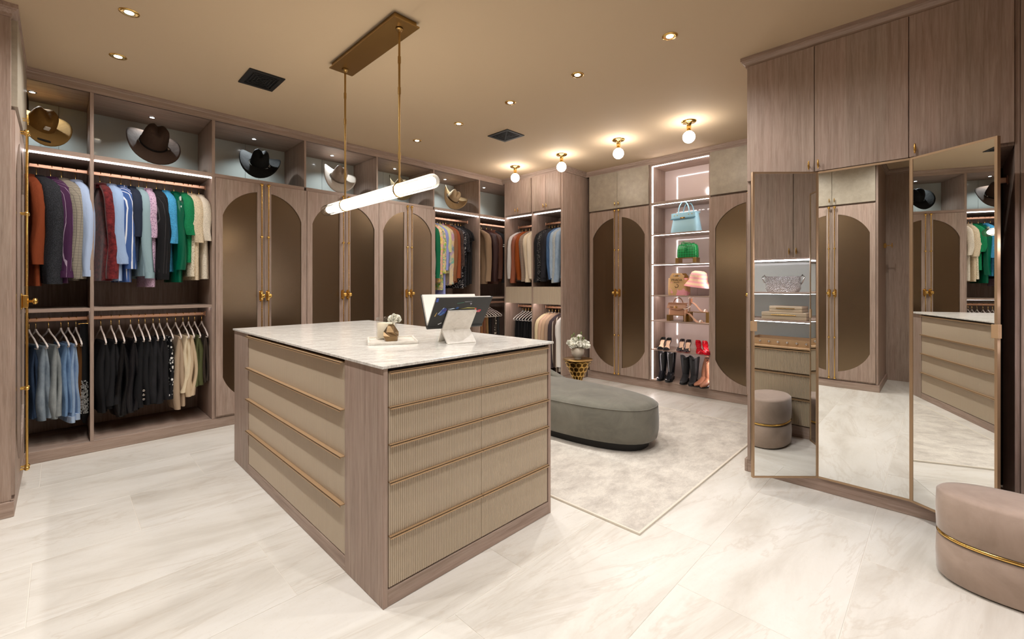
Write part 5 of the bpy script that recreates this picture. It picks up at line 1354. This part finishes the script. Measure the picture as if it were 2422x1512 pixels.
def boot(loc, rot, label, mat, group, h=0.33, lean=0.0, scal=True, sole=None):
    r = thing('boot', label, 'boot', loc, (0, 0, math.radians(rot)), group)
    rings = []
    for f in [0, .1, .2, .35, .5, .65, .8, .92, 1.0]:
        z = 0.085 + (h-0.085)*f; rx = 0.038 + 0.022*f; ry = 0.044 + 0.020*f
        ring = []
        for i in range(24):
            t = 2*PI*i/24; zz = z
            if f == 1.0 and scal: zz = z + 0.014*abs(math.cos(t)) - 0.026*math.exp(-((math.cos(t))/0.35)**2)
            ring.append((rx*math.cos(t) + lean*f*f*0.06, 0.045 + ry*math.sin(t) + lean*f*0.02, zz))
        rings.append(ring)
    foot = []
    MB().loft(rings, True, False).build('shaft', mat, r)
    MB().loft([[(p[0]*0.9 + 0.1*lean*0.06, 0.045+(p[1]-0.045)*0.9, p[2]-0.012) for p in rings[-1]], [(p[0]*0.6, 0.045+(p[1]-0.045)*0.6, h-0.10) for p in rings[-1]]], False, True).build('lining', plain('boot_lining', srgb(30,24,22), 0.8), r)
    fr_ = []
    for y, w, hh in ((0.090, 0.012, 0.085), (0.084, 0.032, 0.100), (0.05, 0.038, 0.118), (0.01, 0.038, 0.105), (-0.03, 0.037, 0.075), (-0.08, 0.041, 0.056), (-0.12, 0.036, 0.046), (-0.15, 0.024, 0.038), (-0.163, 0.008, 0.030)):
        zb = 0.036 if y > 0.02 else 0.012 + 0.022*max(0, (y+0.06)/0.08)
        fr_.append([(w*math.cos(2*PI*k/16), y, zb + (hh-zb)*(0.5+0.5*math.sin(2*PI*k/16))) for k in range(16)])
    MB().loft(fr_).build('foot', mat, r)
    sm = sole or M['black']
    mb = MB(); mb.loft([[(-w, y, z), (w, y, z), (w, y, z-0.010), (-w, y, z-0.010)] for y, w, z in ((0.03, 0.026, 0.040), (-0.02, 0.032, 0.026), (-0.07, 0.042, 0.014), (-0.12, 0.038, 0.0115), (-0.155, 0.024, 0.0115), (-0.167, 0.008, 0.0115))]); mb.build('sole', sm, r)
    mb = MB(); mb.bbox(-0.031, 0.031, 0.022, 0.092, 0.0012, 0.040, 0.004); mb.build('heel', sm, r)
    return r
SHINE = plain('black_leather', srgb(20,20,24), 0.22); TEX = fabric((20,20,22), 'tweed', (58,58,60), 1.5, 0.4); CAR = fabric((150,98,74), 'tweed', (180,128,100), 0.8, 0.4)
BZ = 0.1205
boot((5.135, 2.450, BZ), -78, 'glossy black knee boot nearest the strip light', SHINE, 'glossy black boots')
boot((5.125, 2.340, BZ), -78, 'glossy black knee boot beside the textured pair', SHINE, 'glossy black boots')
boot((5.13, 2.165, BZ), -78, 'textured black western boot beside the glossy pair', TEX, 'textured black boots', h=0.30)
boot((5.12, 2.060, BZ), -78, 'textured black western boot beside the tan pair', TEX, 'textured black boots', h=0.30)
boot((5.125, 1.955, BZ), -100, 'tan leather western boot leaning over its mate', CAR, 'tan western boots', h=0.31, lean=0.9)
boot((5.105, 1.892, BZ), -95, 'tan leather western boot against the cabinet side', CAR, 'tan western boots', h=0.29, lean=0.0)

# ================================================================== things on the island
ty = thing('tray', 'square white marble tray with a raised rim', 'tray', (1.285, 2.185, TZ), (0, 0, math.radians(-27)))
MB().bbox(-0.128, 0.128, -0.128, 0.128, 0.0002, 0.008, 0.003).build('base', M['marble_white'], ty)
mb = MB(); mb.holed([(-0.128, -0.128), (0.128, -0.128), (0.128, 0.128), (-0.128, 0.128)], [(-0.119, -0.119), (0.119, -0.119), (0.119, 0.119), (-0.119, 0.119)], 0.008, 0.0165, lambda a, b, c: (a, b, c)); mb.build('rim', M['marble_white'], ty)
cd = thing('candle', 'ribbed glass jar candle on the marble tray', 'candle', (1.292, 2.260, TZ+0.0082))
n = 60
def jr(r, z, k=0.0016): return [((r + k*math.cos(20*2*PI*i/n))*math.cos(2*PI*i/n), (r + k*math.cos(20*2*PI*i/n))*math.sin(2*PI*i/n), z) for i in range(n)]
MB().loft([jr(0.046, 0.0), jr(0.053, 0.004), jr(0.054, 0.092), jr(0.0535, 0.108, 0.003), jr(0.054, 0.124, 0.0008), jr(0.0505, 0.124, 0), jr(0.0495, 0.100, 0), jr(0.0485, 0.012, 0), jr(0.02, 0.010, 0)]).build('jar', M['acrylic'], cd)
MB().lathe([(0.001, 0.0105), (0.0475, 0.0105), (0.0482, 0.014), (0.0485, 0.092), (0.001, 0.094)], (0,0,0), 32).build('wax', plain('candle_wax', srgb(232,218,194), 0.5), cd)
MB().tube([(0, 0, 0.092), (0.001, 0, 0.103)], 0.0012, 5).build('wick', M['black'], cd)
bv = thing('bud_vase', 'faceted bronze bud vase with a white carnation', 'vase', (1.262, 2.155, TZ+0.0082), (0, 0, 0.35))
rngs = []
for j, (rr_, z, nn) in enumerate(((0.034, 0.0, 0), (0.043, 0.030, 0.5), (0.040, 0.052, 0), (0.020, 0.084, 0.5), (0.014, 0.092, 0))):
    rngs.append([(rr_*math.cos(2*PI*(i+nn)/6), rr_*math.sin(2*PI*(i+nn)/6), z) for i in range(6)])
mb = MB()
for a, b in zip(rngs[:-1], rngs[1:]):
    o = len(mb.v); mb.v += a + b
    for i in range(6):
        mb.f += [(o+i, o+(i+1) % 6, o+6+i), (o+(i+1) % 6, o+6+(i+1) % 6, o+6+i)]; mb.sm += [False, False]
mb._add(rngs[0], [tuple(range(6))[::-1]]); mb._add(rngs[-1], [tuple(range(6))]); mb.build('body', plain('bronze_facets', srgb(132,108,78), 0.34, 0.9), bv)
fl = thing('carnation', 'white carnation in the faceted bronze vase', 'flower', (1.262, 2.155, TZ+0.0082))
puff(fl, (0.018, -0.006, 0.119), 0.033, PET, 110, 4, 'petals', 0.9)
MB().tube([(0, 0, 0.05), (0.004, -0.002, 0.088), (0.016, -0.005, 0.105)], 0.002, 5).build('stem', LEAF, fl)

# book stand: two crossed marble plates
A_, B_, C_ = Vector((1.434, 1.875, TZ)), Vector((1.602, 1.840, TZ)), Vector((1.465, 1.992, TZ))
e1 = (B_-A_).normalized(); W_ = (B_-A_).length
fold = Vector((1.455, 1.943, 1.020))
up_far = (fold - C_); up_far -= e1*up_far.dot(e1); up_far.normalize()
up_near = (fold - A_); up_near -= e1*up_near.dot(e1); up_near.normalize()
bs = thing('book_stand', 'crossed white marble book stand holding the open book', 'book stand', tuple(A_), world=True)
def plate(p0, d, L, th, name, nrm, w=W_):
    mb = MB(); q = [p0, p0+e1*w, p0+e1*w+d*L, p0+d*L]
    vs = [tuple(x) for x in q] + [tuple(x+nrm*th) for x in q]
    mb._add(vs, [(0,1,2,3), (7,6,5,4), (0,4,5,1), (1,5,6,2), (2,6,7,3), (3,7,4,0)]); return mb.build(name, M['marble_white'], bs)
nf = e1.cross(up_far).normalized(); nf = nf if nf.y > 0 else -nf       # away from the camera
nn_ = e1.cross(up_near).normalized(); nn_ = nn_ if nn_.y < 0 else -nn_
C0 = A_ + (C_-A_) - e1*((C_-A_).dot(e1))
plate(C0 + Vector((0, 0, 0.002)), up_far, 0.215, 0.010, 'back_plate', nf)
plate(A_ + Vector((0, 0, 0.002)), up_near, 0.13, 0.010, 'front_plate', -nn_)
# open book resting on its spine in the stand
S0 = C0 + up_far*0.105 + nf*0.014 - e1*0.085
BW = 0.335; BL = 0.195
bo = thing('book', 'large open book with a black cover resting on the marble stand', 'book', tuple(S0), world=True)
def slab(p0, d, L, nrm, t0, t1, name, mat, parent, w=BW, o=0.0):
    mb = MB(); b0 = p0 + e1*o
    q = [b0, b0+e1*(w-2*o), b0+e1*(w-2*o)+d*L, b0+d*L]
    mb._add([tuple(x+nrm*t0) for x in q] + [tuple(x+nrm*t1) for x in q], [(0,1,2,3), (7,6,5,4), (0,4,5,1), (1,5,6,2), (2,6,7,3), (3,7,4,0)]); return mb.build(name, mat, parent)
cov = NT('black_book_cover'); COVM = cov.set(0.5, 0, srgb(27,27,26)); PAGE = plain('book_page', srgb(226,222,216), 0.8); PEDGE = plain('page_edges', srgb(186,182,176), 0.8)
dn = up_far.copy()
far_dir = (Matrix.Rotation(math.radians(-62), 3, e1) @ dn)
if far_dir.y < dn.y: far_dir = (Matrix.Rotation(math.radians(62), 3, e1) @ dn)
fn = e1.cross(far_dir).normalized(); fn = fn if fn.y > 0 else -fn
cv = slab(S0, dn, BL, nf, 0.0, 0.004, 'cover', COVM, bo)
slab(S0, dn, BL-0.006, nf, 0.004, 0.018, 'page_block', PEDGE, bo, o=0.004)
slab(S0, dn, BL-0.007, nf, 0.018, 0.0185, 'page', PAGE, bo, o=0.004)
slab(S0, far_dir, BL, fn, 0.018, 0.022, 'cover', COVM, bo)
slab(S0, far_dir, BL-0.006, fn, 0.002, 0.018, 'page_block', PEDGE, bo, o=0.004)
slab(S0, far_dir, BL-0.007, fn, 0.0012, 0.002, 'page', PAGE, bo, o=0.004)
mb = MB(); mb.tube([tuple(S0+fn*0.010), tuple(S0+fn*0.010+e1*BW)], 0.011, 8); mb.build('spine', COVM, bo)
# colourful print on the cover (raised flat ink)
def ink(poly, col, name='cover_art'):
    mb = MB(); vs = [tuple(S0 + e1*(u*BW) + dn*(v*BL) - nf*0.0006) for u, v in poly]; mb._add(vs, [tuple(range(len(poly)))]); return mb.build(name, plain('ink_%d_%d_%d' % col, srgb(*col), 0.5), cv, recalc=False)
ink([(0.005, 0.86), (0.045, 0.86), (0.045, 0.985), (0.005, 0.985)], (58,84,170))
ink([(0.10, 0.42), (0.15, 0.60), (0.20, 0.66), (0.24, 0.60), (0.22, 0.46), (0.17, 0.38)], (40,70,150))
ink([(0.10, 0.44), (0.17, 0.66), (0.185, 0.66), (0.125, 0.44)], (196,220,240)); ink([(0.14, 0.40), (0.20, 0.52), (0.205, 0.50), (0.15, 0.38)], (120,190,225))
ink([(0.17, 0.57), (0.24, 0.60), (0.24, 0.57), (0.18, 0.545)], (215,50,70))
ink([(0.25, 0.60), (0.34, 0.64), (0.38, 0.62), (0.30, 0.585)], (200,220,235)); ink([(0.38, 0.60), (0.40, 0.68), (0.44, 0.67), (0.43, 0.60)], (30,80,140))
ink([(0.46, 0.60), (0.60, 0.645), (0.74, 0.625), (0.745, 0.60), (0.60, 0.615)], (214,206,120)); ink([(0.735, 0.55), (0.745, 0.62), (0.765, 0.62), (0.785, 0.47), (0.765, 0.47)], (235,84,72))
ink([(0.78, 0.47), (0.80, 0.54), (0.85, 0.56), (0.87, 0.54), (0.85, 0.46)], (220,60,80)); ink([(0.80, 0.49), (0.82, 0.53), (0.845, 0.52), (0.84, 0.48)], (150,205,225))
ink([(0.38, 0.80), (0.50, 0.835), (0.505, 0.825), (0.39, 0.79)], (60,140,110)); ink([(0.505, 0.85), (0.64, 0.86), (0.64, 0.855), (0.52, 0.84)], (200,204,214))
ink([(0.61, 0.80), (0.65, 0.80), (0.645, 0.76), (0.63, 0.72), (0.635, 0.76)], (170,170,185)); ink([(0.055, 0.36), (0.075, 0.36), (0.085, 0.50), (0.078, 0.50)], (196,168,104))
ink([(0.16, 0.08), (0.22, 0.13), (0.22, 0.11), (0.17, 0.06)], (225,228,232))

# ================================================================== vanity contents (mirror only)
VY = -0.66
sb_ = thing('sequin_bag', 'silver sequin bag on the lit shelf reflected in the mirror', 'handbag', (2.72, VY, 1.2042), (0, 0, PI))
SEQ = fabric((120,120,122), 'knit', sc=0.9); SEQ2 = NT('silver_sequins'); vo = SEQ2.n('ShaderNodeTexVoronoi'); vo.inputs['Scale'].default_value = 120; SEQ2.l(SEQ2.coords(), vo.inputs['Vector']); SEQ2.bump(vo.outputs['Distance'], 1.0, 0.01); SEQM = SEQ2.set(0.25, 0.8, srgb(190,190,190))
MB().loft([[(px, py, z) for px, py, _ in oval(0, 0, w/2, d/2, 0, 24, 3)] for w, d, z in ((0.24, 0.10, 0.0), (0.27, 0.12, 0.03), (0.27, 0.11, 0.08), (0.28, 0.06, 0.125), (0.28, 0.02, 0.14))]).build('body', SEQM, sb_)
for s in (-1, 1): MB().tube([(s*0.13, 0, 0.12), (s*0.15, 0, 0.15), (s*0.165, 0, 0.13), (s*0.15, 0, 0.09), (s*0.12, 0.05, 0.06), (0.0, 0.07, 0.03)], 0.006, 6).build('strap', M['chrome'], sb_)
def jbox(loc, w, d, h_, label):
    r = thing('jewellery_box', label, 'box', loc, (0, 0, 0), 'stacked cream boxes on the vanity shelf')
    MB().bbox(-w/2, w/2, -d/2, d/2, 0.0003, h_*0.5-0.001, 0.004).build('base', plain('cream_leather', srgb(190,172,148), 0.45), r)
    MB().bbox(-w/2, w/2, -d/2, d/2, h_*0.5, h_, 0.004).build('lid', plain('cream_leather', srgb(190,172,148), 0.45), r)
    MB().bbox(-w*0.28, w*0.28, d/2, d/2+0.006, h_*0.62, h_*0.70, 0.001).build('bar', M['gold'], r)
jbox((2.76, VY+0.02, 0.9662), 0.34, 0.24, 0.066, 'larger cream leather box at the bottom of the vanity stack')
jbox((2.77, VY+0.02, 1.0325), 0.25, 0.20, 0.052, 'smaller cream leather box on top of the vanity stack')
vt = thing('stud_tray', 'brass tray with round silver studs on the vanity top', 'tray', (2.72, VY, 0.7453))
mb = MB(); mb.holed([(-0.24, -0.14), (0.24, -0.14), (0.24, 0.14), (-0.24, 0.14)], [(-0.23, -0.13), (0.23, -0.13), (0.23, 0.13), (-0.23, 0.13)], 0.0, 0.055, lambda a, b, c: (a, b, c)); mb.build('rim', M['pull'], vt)
MB().box(-0.23, 0.23, -0.13, 0.13, 0.0, 0.006).build('base', M['pull'], vt)
for k in range(7): MB().sphere((-0.21 + 0.07*k, 0.142, 0.028), 0.011, 10, 7).build('stud', M['chrome'], vt)
